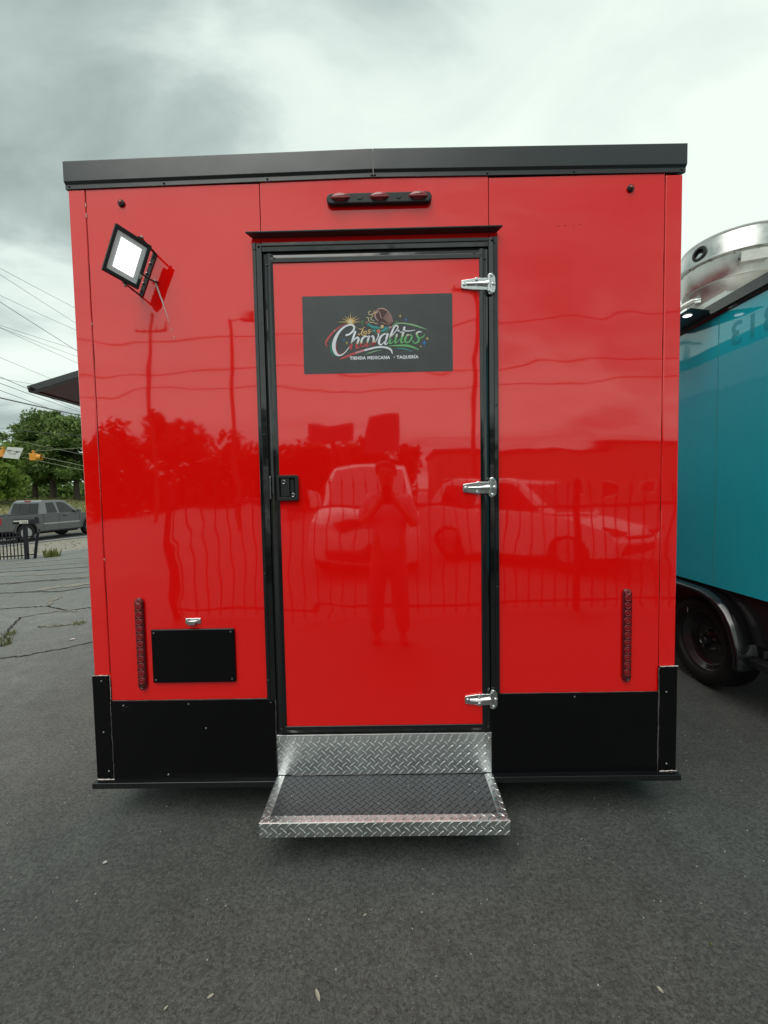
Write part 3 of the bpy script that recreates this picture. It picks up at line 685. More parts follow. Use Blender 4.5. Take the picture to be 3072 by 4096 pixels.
def bar(name, a, c, half, thick_dir, th, m='black_plastic'):
    a, c = Vector(a), Vector(c); d = (c-a).normalized(); t_ = Vector(thick_dir).normalized(); s__ = d.cross(t_).normalized()
    vs = [p+s__*x*half+t_*y*th for p in (a, c) for x in (-1, 1) for y in (-1, 1)]
    return MB().add(vs, [(0, 1, 3, 2), (4, 6, 7, 5), (0, 4, 5, 1), (2, 3, 7, 6), (0, 2, 6, 4), (1, 5, 7, 3)]).build(name, m, FL, bevel=.001)
bar('bracket', BL2, BU, .0085, (0, 1, 0), .0018)
bar('bracket', BL2+ax*.001, PL+Vector((0, -.012, 0)), .0085, ax, .0014); bar('bracket', BU-ax*.001, PU+Vector((0, -.012, 0)), .0085, ax, .0014)
for p in ((-.901, 2.311), (-.917, 2.273), (-.932, 2.234)):
    MB().lathe([(0, -.0125), (.0035, -.011), (.0048, -.0060)], (p[0], 0, p[1]), (0, 1, 0), 10).build('screw', 'screw', FL, smooth=True)
for p, s_ in ((PL, -1), (PU, 1)):
    MB().lathe([(.007, 0), (.007, .004), (.004, .005), (.0035, .010), (0, .010)], p+ax*s_*.001, ax*s_, 10).build('pivot_bolt', 'screw', FL, smooth=True)
for t in (.10, .90):
    q = BL2.lerp(BU, t); d = ax*.006; MB().tube([q-d+Vector((0, -.0019, 0)), q+d+Vector((0, -.0019, 0))], .0028, 8).build('slot', 'dark_gap', FL)
MB().tube([(-.905, -.085, 2.262), (-.915, -.06, 2.262), (-.920, -.040, 2.258), (-.906, -.022, 2.246), (-.885, -.010, 2.238), (-.874, -.002, 2.240)], .0035, 8).build('cable', 'black_plastic', FL, smooth=True)
# pale streak of sealant that ran down from the cable hole
sp_ = [(-.890, 2.265, .0012), (-.887, 2.245, .0045), (-.879, 2.218, .0062), (-.868, 2.183, .0052), (-.8615, 2.166, .0066), (-.855, 2.140, .0035), (-.848, 2.120, .0028), (-.841, 2.095, .0022), (-.836, 2.076, .0010)]
vs = []; fs = []
for i, (x, z, w) in enumerate(sp_): vs += [(x-w/2*.95, -.0030, z-w*.15), (x, -.0042, z), (x+w/2*.95, -.0030, z+w*.15)]
for i in range(len(sp_)-1): fs += [(3*i, 3*i+1, 3*i+4, 3*i+3), (3*i+1, 3*i+2, 3*i+5, 3*i+4)]
MB().add(vs, fs).build('sealant_run', 'caulk', FT, smooth=True)
for x, z in ((-.828, 2.051), (-.819, 2.019)):
    MB().tube([(x-.001, -.003, z+.006), (x+.001, -.003, z-.006)], [.0012, .0008], 6).build('sealant_drop', 'caulk', FT)

# ---- raised serving flap on the left flank
FP = bpy.data.objects.new('serving_flap', None); COL.objects.link(FP); FP.parent = FT
def flap(name, s0, s1, y0, y1, t0, t1, m):
    A = Vector((-1.222, 0, 2.150)); B_ = Vector((-1.918, 0, 1.958)); d = (B_-A); n_ = Vector((-d.z, 0, d.x)).normalized()
    if n_.z < 0: n_ = -n_
    vs = [A+d*s+Vector((0, y, 0))+n_*t for s in (s0, s1) for y in (y0, y1) for t in (t0, t1)]
    return MB().add(vs, [(0, 1, 3, 2), (4, 6, 7, 5), (0, 4, 5, 1), (2, 3, 7, 6), (0, 2, 6, 4), (1, 5, 7, 3)]).build(name, m, FP, bevel=.002)
flap('panel', .02, .96, .60, 2.60, .006, .030, 'panel_grey')
flap('frame_edge', 0, 1, .57, .605, .0, .036, 'black_trim'); flap('frame_edge', 0, 1, 2.595, 2.63, .0, .036, 'black_trim')
flap('frame_edge', .962, 1.0, .6055, 2.5945, .0, .036, 'black_trim'); flap('frame_edge', 0, .03, .6055, 2.5945, .0, .036, 'black_trim')
MB().tube([(-1.905, .562, 1.972), (-1.89, .560, 1.976)], .010, 8).build('corner_cap', 'black_plastic', FP, smooth=True)
for y in (.75, 2.45):
    MB().tube([(-1.222, y, 1.72), (-1.72, y, 2.02)], .011, 8).build('gas_strut', 'black_steel', FP, smooth=True)

# ------------------------------------------------------------------ door sign with its printed logo
SG = MB().box(-.2935, .3050, -.0153, -.01405, 1.8595, 2.1640).build('door_sign', 'sign_vinyl', FT, label='dark grey sign with colourful script logo and an eagle emblem')
def ink(name, c, r=0.45): mat('print_'+name, c, r, spec=0.4, var=0.08, vscale=40)
for k, c in dict(white=(.78, .80, .86), cream=(.62, .60, .47), red=(.55, .085, .10), pink=(.60, .27, .30), green=(.16, .46, .17), pale_green=(.26, .46, .26), dark_green=(.02, .20, .12), teal=(.06, .34, .34),
                 gold=(.74, .50, .24), yellow=(.72, .52, .16), blue=(.045, .24, .62), brown=(.085, .045, .042), rose=(.50, .29, .26), coral=(.55, .17, .12), snake=(.52, .44, .24), leafgreen=(.12, .27, .13)).items(): ink(k, c)
YS = -.0153
def uv2w(u, v, lay): return (2.88876e-4*u-5.61e-6*v-.24235, YS-.00035*lay, -6.282e-6*u-2.8318e-4*v+2.13758)
def crom(P, n):
    out = []
    for i in range(len(P)-1):
        p0, p1, p2, p3 = P[max(i-1, 0)], P[i], P[i+1], P[min(i+2, len(P)-1)]
        for k in range(n):
            t = k/n
            out.append(tuple(.5*((2*b_)+(-a+c)*t+(2*a-5*b_+4*c-d)*t*t+(-a+3*b_-3*c+d)*t**3) for a, b_, c, d in zip(p0, p1, p2, p3)))
    out.append(tuple(P[-1])); return out
class Ink:
    def __init__(s, mats): s.b = MB(); s.mats = mats
    def stroke(s, P, mi=0, lay=1, n=9, pick=None, capend=True):
        Q = crom(P, n); vs = []; m_ = []
        for i, (u, v, w) in enumerate(Q):
            a = Q[max(i-1, 0)]; c = Q[min(i+1, len(Q)-1)]; du, dv = c[0]-a[0], c[1]-a[1]; l = math.hypot(du, dv) or 1
            nx, ny = -dv/l, du/l; w = max(w, 1)/2; vs += [uv2w(u+nx*w, v+ny*w, lay), uv2w(u-nx*w, v-ny*w, lay)]
        for i in range(len(Q)-1):
            mi_ = pick((Q[i][0]+Q[i+1][0])/2, (Q[i][1]+Q[i+1][1])/2) if pick else mi
            s.b.add([vs[2*i], vs[2*i+1], vs[2*i+3], vs[2*i+2]], [(0, 1, 2, 3)], mi_)
        if capend:
            for q in (Q[0], Q[-1]):
                if q[2] > 9: s.dot(q[0], q[1], q[2]/2, pick(q[0], q[1]) if pick else mi, lay-.15, 10)
    def dot(s, u, v, r, mi=0, lay=1, n=14, sq=1.0):
        s.b.add([uv2w(u+r*math.cos(2*math.pi*k/n), v+r*sq*math.sin(2*math.pi*k/n), lay) for k in range(n)], [tuple(range(n))], mi)
    def star(s, u, v, r, mi=0, lay=2, n=4, inner=.26, rot=0.0, ry=1.0):
        P = []
        for k in range(2*n):
            a = math.pi*k/n+rot; q = r if k % 2 == 0 else r*inner; P.append(uv2w(u+q*math.sin(a)*.85, v-q*math.cos(a)*ry, lay))
        s.b.add(P, [tuple(range(2*n))], mi)
    def poly(s, P, mi=0, lay=1): s.b.add([uv2w(u, v, lay) for u, v in P], [tuple(range(len(P)))], mi)
    def done(s, name): return s.b.build(name, ['print_'+m for m in s.mats], SG)
I = Ink(['red', 'pink', 'white', 'green', 'pale_green', 'teal', 'dark_green'])
I.stroke([(445, 283, 5), (345, 328, 16), (250, 402, 22), (172, 500, 27), (147, 560, 22), (172, 612, 3)], 0)
I.stroke([(352, 775, 18), (430, 742, 30), (560, 692, 27), (700, 650, 24), (850, 614, 24), (960, 612, 26), (1045, 642, 26), (1070, 698, 12)], pick=lambda u, v: 0 if u < 560 else (1 if u < 690 else 2))
I.stroke([(680, 716, 2), (800, 676, 13), (930, 646, 2)], 4)
I.stroke([(1005, 597, 4), (1150, 588, 22), (1300, 594, 31), (1440, 645, 8)], 3)
I.stroke([(1120, 628, 2), (1230, 634, 12), (1355, 673, 5)], 5)
I.stroke([(975, 405, 3), (1045, 345, 7), (1120, 287, 17), (1230, 281, 17), (1350, 302, 22), (1450, 332, 16), (1562, 371, 2)], 4)
I.stroke([(335, 415, 3), (265, 488, 20), (225, 600, 33), (236, 690, 30), (278, 738, 8)], 6)
I.done('swash')
I = Ink(['white', 'red', 'green', 'cream'])
def pick(u, v):
    if 470 < u < 845: return 1 if v > 570-(u-490)*.09 else (3 if v > 545-(u-490)*.09 else 0)
    if u > 1012: return 2 if v > 480-(u-1020)*.115 else (3 if v > 455-(u-1020)*.115 else 0)
    return 0
for P in ([(432, 446, 26), (480, 428, 26), (525, 385, 26), (542, 338, 25), (515, 306, 24), (465, 305, 24), (395, 338, 26), (325, 410, 34), (275, 505, 46), (258, 605, 50), (282, 690, 42), (330, 728, 22), (395, 702, 13), (450, 640, 12), (500, 560, 9)],
          [(556, 398, 30), (532, 470, 31), (508, 560, 30), (492, 635, 29)], [(508, 575, 9), (540, 512, 16), (582, 478, 24), (603, 495, 28), (588, 550, 30), (572, 605, 28), (592, 628, 16), (648, 575, 9)],
          [(742, 474, 14), (700, 462, 20), (657, 492, 28), (636, 556, 31), (644, 602, 22), (675, 596, 12), (715, 540, 9)], [(748, 462, 27), (727, 530, 28), (709, 588, 26), (732, 602, 13), (770, 560, 8)],
          [(772, 470, 9), (800, 458, 24), (812, 505, 31), (801, 580, 28), (850, 512, 12), (881, 440, 17), (862, 428, 8)],
          [(1002, 434, 14), (960, 430, 19), (907, 472, 29), (884, 540, 33), (902, 577, 22), (937, 562, 12), (980, 500, 9)], [(1007, 428, 29), (985, 500, 29), (967, 556, 26), (988, 572, 13), (1028, 528, 8)],
          [(1030, 505, 9), (1090, 425, 11), (1146, 345, 16), (1132, 312, 21), (1097, 332, 24), (1062, 410, 30), (1037, 500, 33), (1037, 552, 27), (1062, 556, 12), (1110, 500, 8)],
          [(1133, 440, 27), (1112, 510, 29), (1112, 552, 21), (1140, 540, 10), (1172, 496, 8)],
          [(1237, 338, 30), (1216, 430, 31), (1191, 520, 28), (1202, 552, 19), (1235, 528, 9)], [(1178, 406, 13), (1240, 388, 17), (1310, 386, 13), (1385, 376, 8)],
          [(1318, 436, 15), (1272, 450, 26), (1247, 508, 29), (1265, 548, 20), (1308, 532, 21), (1341, 472, 23), (1316, 436, 14), (1300, 436, 8)],
          [(1472, 402, 11), (1440, 397, 19), (1407, 420, 25), (1417, 460, 27), (1440, 500, 30), (1420, 543, 24), (1378, 558, 15), (1357, 528, 19)], [(1438, 488, 14), (1490, 472, 15), (1520, 428, 9)]):
    I.stroke(P, 0, 2.4, pick=pick)
I.dot(1156, 384, 14, 0, 2.4)
I.stroke([(300, 555, 3), (288, 625, 9), (310, 690, 10), (352, 707, 8), (412, 668, 4)], 1, 3.0)
I.done('script_lettering')
I = Ink(['gold'])
for P in ([(604, 352, 9), (630, 362, 9), (672, 350, 10), (690, 334, 13), (672, 345, 15), (655, 385, 18), (638, 424, 17), (608, 440, 14), (600, 428, 9), (640, 436, 13), (680, 450, 14), (716, 438, 8)],
          [(706, 388, 12), (684, 394, 13), (676, 414, 15), (692, 426, 13), (712, 412, 13), (712, 392, 12), (700, 386, 8)], [(772, 372, 9), (746, 374, 13), (738, 388, 13), (756, 404, 15), (748, 422, 13), (726, 418, 10)], [(756, 412, 7), (790, 384, 6)]):
    I.stroke(P, 0, 3.2, capend=False)
I.done('small_lettering')
I = Ink(['yellow', 'gold', 'cream', 'blue'])
for k in range(16):
    a = 2*math.pi*k/16; ln = {0: 140, 4: 165, 8: 60, 12: 190, 2: 130, 14: 125, 6: 130, 10: 60, 1: 95, 15: 105, 3: 150, 13: 140}.get(k, 70)
    dx, dy = math.sin(a), -math.cos(a)
    I.b.add([uv2w(490+dx*ln, 262+dy*ln*.97, 2), uv2w(490-dy*9, 262+dx*9, 2), uv2w(490+dy*9, 262-dx*9, 2)], [(0, 1, 2)], 1 if k % 2 else 0)
I.dot(490, 262, 36, 0, 2.3); I.dot(488, 260, 22, 2, 2.6)
for u, v, r_, k in ((1178, 180, 27, 0), (1555, 492, 28, 0), (1465, 602, 19, 0), (437, 553, 26, 0), (1258, 232, 29, 3), (1512, 553, 46, 3), (397, 510, 26, 3)):
    I.star(u, v, r_, k, 2)
I.star(270, 385, 20, 2, 2.6)
I.done('sun_and_stars')
I = Ink(['brown', 'rose', 'gold', 'snake', 'teal', 'coral', 'leafgreen', 'pink'])
I.poly([(862, 92), (935, 78), (1000, 108), (1052, 180), (1078, 270), (1060, 305), (1000, 312), (930, 292), (880, 262), (838, 215), (826, 165), (838, 125), (870, 125), (905, 175), (890, 120)], 0, 1)
I.stroke([(858, 92, 8), (905, 76, 15), (960, 84, 15), (1010, 118, 10), (1050, 176, 8), (1078, 262, 5)], 1, 1.6)
for k in range(7):
    t = k/6; I.stroke([(1000-60*t, 118+90*t, 5), (1040-38*t, 190+70*t, 6), (1074-14*t-40*t*t, 268+34*t, 3)], 1, 1.9, n=6)
I.stroke([(862, 96, 6), (895, 130, 9), (905, 180, 10), (930, 215, 6)], 1, 1.9)
I.stroke([(848, 112, 20), (832, 160, 20), (842, 210, 16), (872, 245, 10)], 1, 1.7); I.stroke([(905, 262, 4), (950, 275, 8), (1010, 300, 4)], 1, 1.9)
I.dot(850, 125, 20, 1, 2.0); I.dot(846, 124, 5, 0, 2.4)
I.stroke([(838, 128, 14), (806, 146, 12), (780, 158, 5)], 2, 2.2); I.stroke([(830, 104, 6), (800, 128, 4)], 2, 2.2)
I.stroke([(768, 112, 12), (742, 128, 12), (748, 158, 12), (788, 166, 11), (800, 182, 11), (770, 212, 12), (796, 240, 11), (824, 246, 7)], 3, 2.3)
I.stroke([(706, 202, 8), (738, 204, 13), (742, 240, 13), (768, 268, 13), (812, 270, 12), (838, 286, 8)], 3, 2.3)
I.stroke([(838, 282, 16), (870, 288, 9)], 1, 2.2)
rnd = random.Random(3)
for (u, v, r_) in ((738, 294, 15), (762, 312, 15), (790, 328, 18), (818, 338, 15), (846, 336, 18), (872, 346, 14), (902, 342, 15), (960, 352, 15), (990, 350, 18), (1016, 340, 13), (806, 378, 14), (828, 384, 16), (926, 386, 14), (948, 380, 16), (972, 374, 10)):
    I.star(u, v, r_*1.35, 4, 1.8, n=6, inner=.66, rot=rnd.random())
I.dot(713, 270, 13, 5, 2.0); I.dot(1041, 335, 15, 7, 2.0); I.dot(880, 390, 29, 5, 2.2); I.stroke([(858, 390, 3), (902, 390, 3)], 7, 2.5); I.stroke([(880, 366, 3), (880, 414, 3)], 7, 2.5)
I.star(930, 326, 32, 2, 2.2, n=7, inner=.6)
I.stroke([(790, 408, 2), (870, 424, 7), (960, 412, 7), (1050, 362, 2)], 6, 1.5)
I.stroke([(655, 318, 9), (655, 240, 7)], 6, 1.8)
for k in range(4): I.stroke([(655, 300-k*16, 4), (640, 286-k*15, 8)], 6, 1.8, n=3); I.stroke([(655, 300-k*16, 4), (671, 284-k*15, 8)], 6, 1.8, n=3)
for k in range(5): I.stroke([(1124, 280, 8), (1124+(k-2)*12, 240+abs(k-2)*8, 5)], 6, 2.0, n=3)
I.done('eagle_emblem')
vs, fs = text_mesh('TIENDA MEXICANA', .0165, spacing=1.12, bold=.0007)
b = MB(); b.add([(-.0277+p[0], YS-.0004, 1.9123+p[1]+.012*(p[0])*0) for p in vs], fs)
vs, fs = text_mesh('TAQUERÍA', .0165, spacing=1.12, bold=.0007)
b.add([(.1235+p[0], YS-.0004, 1.9123+p[1]) for p in vs], fs); b.build('plain_lettering', 'print_white', SG)
MB().lathe([(.0026, 0), (.0026, -.0004), (0, -.0004)], (.0705, YS, 1.9185), (0, 1, 0), 12).build('lettering_dot', 'print_cream', SG)

# ------------------------------------------------------------------ teal food trailer on the right
TT = thing('food_trailer', 'teal food trailer on the right with black wheel and round metal roof fan', 'food trailer', (2.2, 0, 0))
XT = 2.2
def tb(): b = MB(); b.xf = Matrix.Translation((-XT, 0, 0)); return b
b = tb(); b.box(XT+.004, XT+2.4, -.90, 5.6, .712, 2.55); b.build('body_shell', 'teal', TT)
for y0, y1 in ((-.90, -.17), (-.1675, 1.047), (1.0495, 2.27), (2.2725, 5.6)):
    b = tb(); b.box(XT, XT+.003, y0, y1, .708, 2.478); b.build('wall_panel', 'teal', TT, bevel=.0008)
for y in (1.048, -.169, 2.271):
    MB().tube([(-.0012, y, .71), (-.0012, y, 2.47)], .0016, 6).build('panel_seam', 'print_teal', TT)
b = tb(); b.prism([(XT+.006, 2.474), (XT-.010, 2.480), (XT-.012, 2.492), (XT-.026, 2.500), (XT-.030, 2.562), (XT-.020, 2.568), (XT+.05, 2.575), (XT+.05, 2.474)], 1, -.91, 5.6); b.build('roof_trim', 'black_gloss', TT, bevel=.0015)
b = tb(); b.box(XT+.051, XT+2.4, -.90, 5.6, 2.551, 2.575); b.build('roof', 'alu_dull', TT)
b = tb(); b.box(XT+.02, XT+2.38, -.85, 5.5, .42, .7075); b.build('chassis', 'black_steel', TT)
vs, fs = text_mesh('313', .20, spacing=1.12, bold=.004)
mat('reflection_teal', (0.004, 0.38, 0.48), 0.12, spec=0.5)
MB().add([(-.0006, .80+p[0], 2.245+p[1]) for p in vs], fs).build('reflected_lettering', 'reflection_teal', TT)  # mirrored reflection of a number, put into the colour as a darker decal
for yy in (1.10, .55, -.35, 1.9):
    MB().lathe([(0, -.004), (.004, -.003), (.005, 0)], (-.030, yy, 2.53), (1, 0, 0), 8).build('trim_screw', 'screw_black', TT, smooth=True)
# fender, tandem wheels
prof_o = [(.742, .262), (.748, .34), (.768, .42), (.812, .52), (.870, .595), (.950, .650), (1.04, .678), (1.16, .688), (1.60, .690), (2.10, .690), (2.28, .660), (2.42, .56), (2.50, .42), (2.52, .27)]
P = crom(prof_o, 5); vs = []; fs = []
xs_ = ((-.092, -.030), (-.090, -.010), (-.078, 0.0), (-.05, .006), (.03, .012))
for (y, z) in P:
    for (x, dz) in xs_:
        k = 1.631; d = Vector((y-k, z-.3)); d.normalize(); vs.append((x, y+d.x*dz, z+d.y*dz))
m = len(xs_)
for i in range(len(P)-1):
    for j in range(m-1): fs.append((i*m+j, i*m+j+1, (i+1)*m+j+1, (i+1)*m+j))
o = MB().add(vs, fs).build('fender', 'black_gloss', TT, smooth=True, angle=50); so = o.modifiers.new('s', 'SOLIDIFY'); so.thickness = .006
def wheel(yc):
    Wl = bpy.data.objects.new('wheel', None); COL.objects.link(Wl); Wl.parent = TT; Wl.location = (.004, yc, .303)
    # tyre: lathe about x, outboard face is -x
    MB().lathe([(.203, .004), (.205, -.004), (.213, -.014), (.228, -.020), (.246, -.023), (.262, -.020), (.2645, -.0185), (.267, -.0195), (.2705, -.0175), (.273, -.0185), (.277, -.0155), (.285, -.008), (.293, .004), (.300, .022),
                (.3005, .052), (.296, .053), (.296, .059), (.3010, .060), (.3012, .100), (.296, .101), (.296, .108), (.3010, .109), (.300, .150), (.292, .172), (.262, .192), (.205, .175)], (0, 0, 0), (1, 0, 0), 64, cap=False).build('tyre', 'tyre', Wl, smooth=True, angle=28)
    b = MB()
    for k in range(54):
        b.xf = Matrix.Rotation(2*math.pi*k/54, 4, 'X'); b.box(-.002, .020, -.0035, .0035, .2835, .3018)
    b.build('tread_blocks', 'tyre', Wl, kind='stuff')
    MB().lathe([(.206, -.004), (.209, -.001), (.207, .002), (.200, .004), (.198, .012), (.192, .016), (.188, .028), (.180, .033), (.174, .050), (.160, .060), (.120, .066), (.098, .060), (.085, .064), (.05, .066), (.044, .062), (0, .062)], (0, 0, 0), (1, 0, 0), 56, cap=False).build('rim', 'rim_black', Wl, smooth=True, angle=40)
    MB().lathe([(.033, .064), (.033, .015), (.030, .010), (.025, .009), (.022, .014), (0, .014)], (0, 0, 0), (1, 0, 0), 24).build('hub_cap', 'rim_black', Wl, smooth=True, angle=40)
    for k in range(5):
        a = 2*math.pi*(k+.2)/5; c = (0, .064*math.cos(a), .064*math.sin(a))
        MB().lathe([(.0115, .062), (.0105, .048), (.008, .042), (.0045, .040), (0, .040)], c, (1, 0, 0), 6).build('lug_nut', 'screw', Wl)
    MB().box(-.0245, -.0225, .100, .1045, .170, .205).build('tyre_mark', 'caulk', Wl) if yc < 1.5 else None
    return Wl
wheel(1.155); wheel(2.02)
b = tb(); b.box(XT-.03, XT+.10, .50, .735, .30, .345); b.build('fender_bracket', 'black_steel', TT, bevel=.004)
b = tb(); b.box(XT+.35, XT+2.0, 1.08, 1.22, .25, .33); b.build('axle', 'black_steel', TT)
# roof exhaust fan
FN = bpy.data.objects.new('roof_fan', None); COL.objects.link(FN); FN.parent = TT; FN.location = (.52, 1.585, 0)
MB().lathe([(.318, 3.195), (.324, 3.200), (.328, 3.197), (.328, 3.188), (.324, 3.180), (.350, 3.045), (.372, 3.036), (.374, 3.022), (.364, 3.016), (.345, 3.013)], (0, 0, 0), (0, 0, 1), 72).build('wind_band', 'alu', FN, smooth=True, angle=30)
MB().lathe([(.320, 3.195), (.338, 3.045), (.30, 3.03), (0, 3.05)], (0, 0, 0), (0, 0, 1), 48).build('motor_cover', 'alu_dull', FN, smooth=True)
MB().lathe([(.348, 3.014), (.346, 2.995), (.322, 2.880), (.316, 2.872)], (0, 0, 0), (0, 0, 1), 72).build('drum', 'alu', FN, smooth=True, angle=30)
MB().lathe([(.315, 2.8718), (.300, 2.862), (.270, 2.78), (.262, 2.74)], (0, 0, 0), (0, 0, 1), 64).build('bowl', 'alu_dull', FN, smooth=True, angle=40)
MB().box(-.30, .30, -.30, .30, 2.5755, 2.74).build('curb', 'alu', FN, bevel=.004)
for k in range(16):
    a = 2*math.pi*k/16+.12; MB().lathe([(.006, 0), (.005, .005), (0, .006)], (.364*math.cos(a), .364*math.sin(a), 3.014), (math.cos(a), math.sin(a), -.6), 8).build('bolt', 'screw', FN)
a = R(196); c = Vector((.338*math.cos(a), .338*math.sin(a), 3.105)); d = Vector((math.cos(a), math.sin(a), .12)).normalized()
MB().lathe([(.034, -.02), (.034, .012), (.050, .012), (.054, .006), (.052, -.004)], c, d, 24).build('cable_port', 'black_plastic', FN, smooth=True)
MB().lathe([(0, .0), (.0335, .0)], c, d, 20).build('port_hole', 'dark_gap', FN)
a = R(248); d = Vector((math.cos(a), math.sin(a), 0)); t_ = Vector((-d.y, d.x, 0)); c = d*.352
b = MB(); b.xf = Matrix(((t_.x, d.x, 0, c.x), (t_.y, d.y, 0, c.y), (0, 0, 1, 2.955), (0, 0, 0, 1))); b.box(-.075, .075, -.03, .030, -.035, .035); b.build('switch_box', 'alu_dull', FN, bevel=.003)
MB().lathe([(0, .004), (.009, .003), (.010, 0)], c+Vector((0, 0, 2.955))-t_*.076, -t_, 12).build('box_knob', 'black_plastic', FN)
MB().tube([(-.27, -.02, 2.80), (-.31, .0, 2.80), (-.36, .04, 2.775), (-.42, .06, 2.72), (-.45, .06, 2.62), (-.45, .06, 2.57)], .022, 12).build('drain_hose', 'alu_dull', FN, smooth=True)
MB().tube([(-.262, -.02, 2.80), (-.298, -.005, 2.80)], .027, 14).build('hose_clamp', 'chrome', FN, smooth=True)
# small awning lamp plate beneath the trim
AP = bpy.data.objects.new('lamp_plate', None); COL.objects.link(AP); AP.parent = TT
b = tb(); b.prism([(1.968, .985), (2.115, 1.028), (2.185, 1.10), (2.185, 1.42), (2.10, 1.42), (1.972, 1.12)], 2, 2.500, 2.5045); b.build('plate', 'black_trim', AP)
b = tb(); b.lathe([(.026, 2.499), (.022, 2.496), (0, 2.4955)], (2.03, 1.098, 0), (0, 0, 1), 18); b.build('lamp_lens', 'led_pad', AP)

# ------------------------------------------------------------------ street side on the left
# pickup truck: local +x forward, rear axle at x = 0
def car_wheel(name, parent, x, y, r, w, spokes=6, side=-1, rim='rim_silver'):
    Wl = bpy.data.objects.new(name, None); COL.objects.link(Wl); Wl.parent = parent; Wl.location = (x, y, r)
    MB().lathe([(r*.62, -w/2*.8), (r*.70, -w/2), (r*.90, -w/2), (r*.985, -w/2*.75), (r, -w/2*.4), (r, w/2*.4), (r*.985, w/2*.75), (r*.9, w/2), (r*.62, w/2*.8)], (0, 0, 0), (0, 1, 0), 36, cap=False).build('tyre', 'tyre', Wl, smooth=True)
    MB().lathe([(r*.63, side*w*.42), (r*.58, side*w*.40), (r*.55, side*w*.20), (0, side*w*.16)], (0, 0, 0), (0, 1, 0), 28, cap=False).build('rim', 'black_steel', Wl, smooth=True)
    b = MB()
    for k in range(spokes):
        b.xf = Matrix.Rotation(2*math.pi*k/spokes, 4, 'Y'); b.box(-r*.06, r*.06, side*w*.34-.012, side*w*.34+.012, 0.0, r*.60)
    b.xf = None; b.lathe([(r*.16, side*w*.36-.02), (r*.16, side*w*.36+.02)], (0, 0, 0), (0, 1, 0), 14); b.lathe([(r*.60, side*w*.36-.02), (r*.64, side*w*.40), (r*.60, side*w*.36+.02)], (0, 0, 0), (0, 1, 0), 28)
    b.build('spokes', rim, Wl)
def arch(xc, r, n=10, z0=.0): return [(xc+r*math.cos(math.pi*k/n), z0+r*math.sin(math.pi*k/n)) for k in range(n+1)]
def quad(name, P, m, par, off=None): return MB().add(P, [tuple(range(len(P)))]).build(name, m, par)
TRK = thing('pickup_truck', 'dark grey extended-cab pickup truck driving along the road', 'pickup truck', (-16.42, 16.05, -.5), R(90-8))
WR = .385; hwid = .93
prof_t = [(-1.18, .62), (-1.22, 1.02), (-1.16, 1.15), (.70, 1.17), (.71, 1.14), (2.60, 1.16), (3.5, 1.12), (3.98, 1.02), (4.10, .90), (4.12, .58), (3.95, .42), (3.72, .42)] + arch(3.24, .47, 10, .42) + [(2.74, .42), (.50, .42)] + arch(0, .47, 10, .44) + [(-.50, .50), (-1.05, .52)]
MB().prism(prof_t, 1, -hwid, hwid).build('body', 'truck_paint', TRK, bevel=.035, seg=3, angle=40)
# cab: tapered
A = [(.70, 1.15), (.84, 1.70), (1.00, 1.775), (1.85, 1.775), (2.06, 1.72), (2.72, 1.15)]
def taper(P, z0, z1, w0, w1, m, name, par, bev):
    n = len(P); w = lambda z: w0+(w1-w0)*(z-z0)/(z1-z0)
    vs = [(x, -w(z), z) for x, z in P]+[(x, w(z), z) for x, z in P]
    fs = [tuple(range(n)), tuple(range(2*n-1, n-1, -1))]+[(i, (i+1) % n, n+(i+1) % n, n+i) for i in range(n)]
    return MB().add(vs, fs).build(name, m, par, bevel=bev, seg=3, angle=40)
taper(A, 1.15, 1.775, .895, .70, 'truck_paint', 'cab', TRK, .03)
wz = lambda z: .895+(.70-.895)*(z-1.15)/.625
def side_pane(P, m='truck_glass', s_=-1, off=.008, name='side_window'):
    return quad(name, [(x, s_*(wz(z)+off), z) for x, z in P], m, TRK)
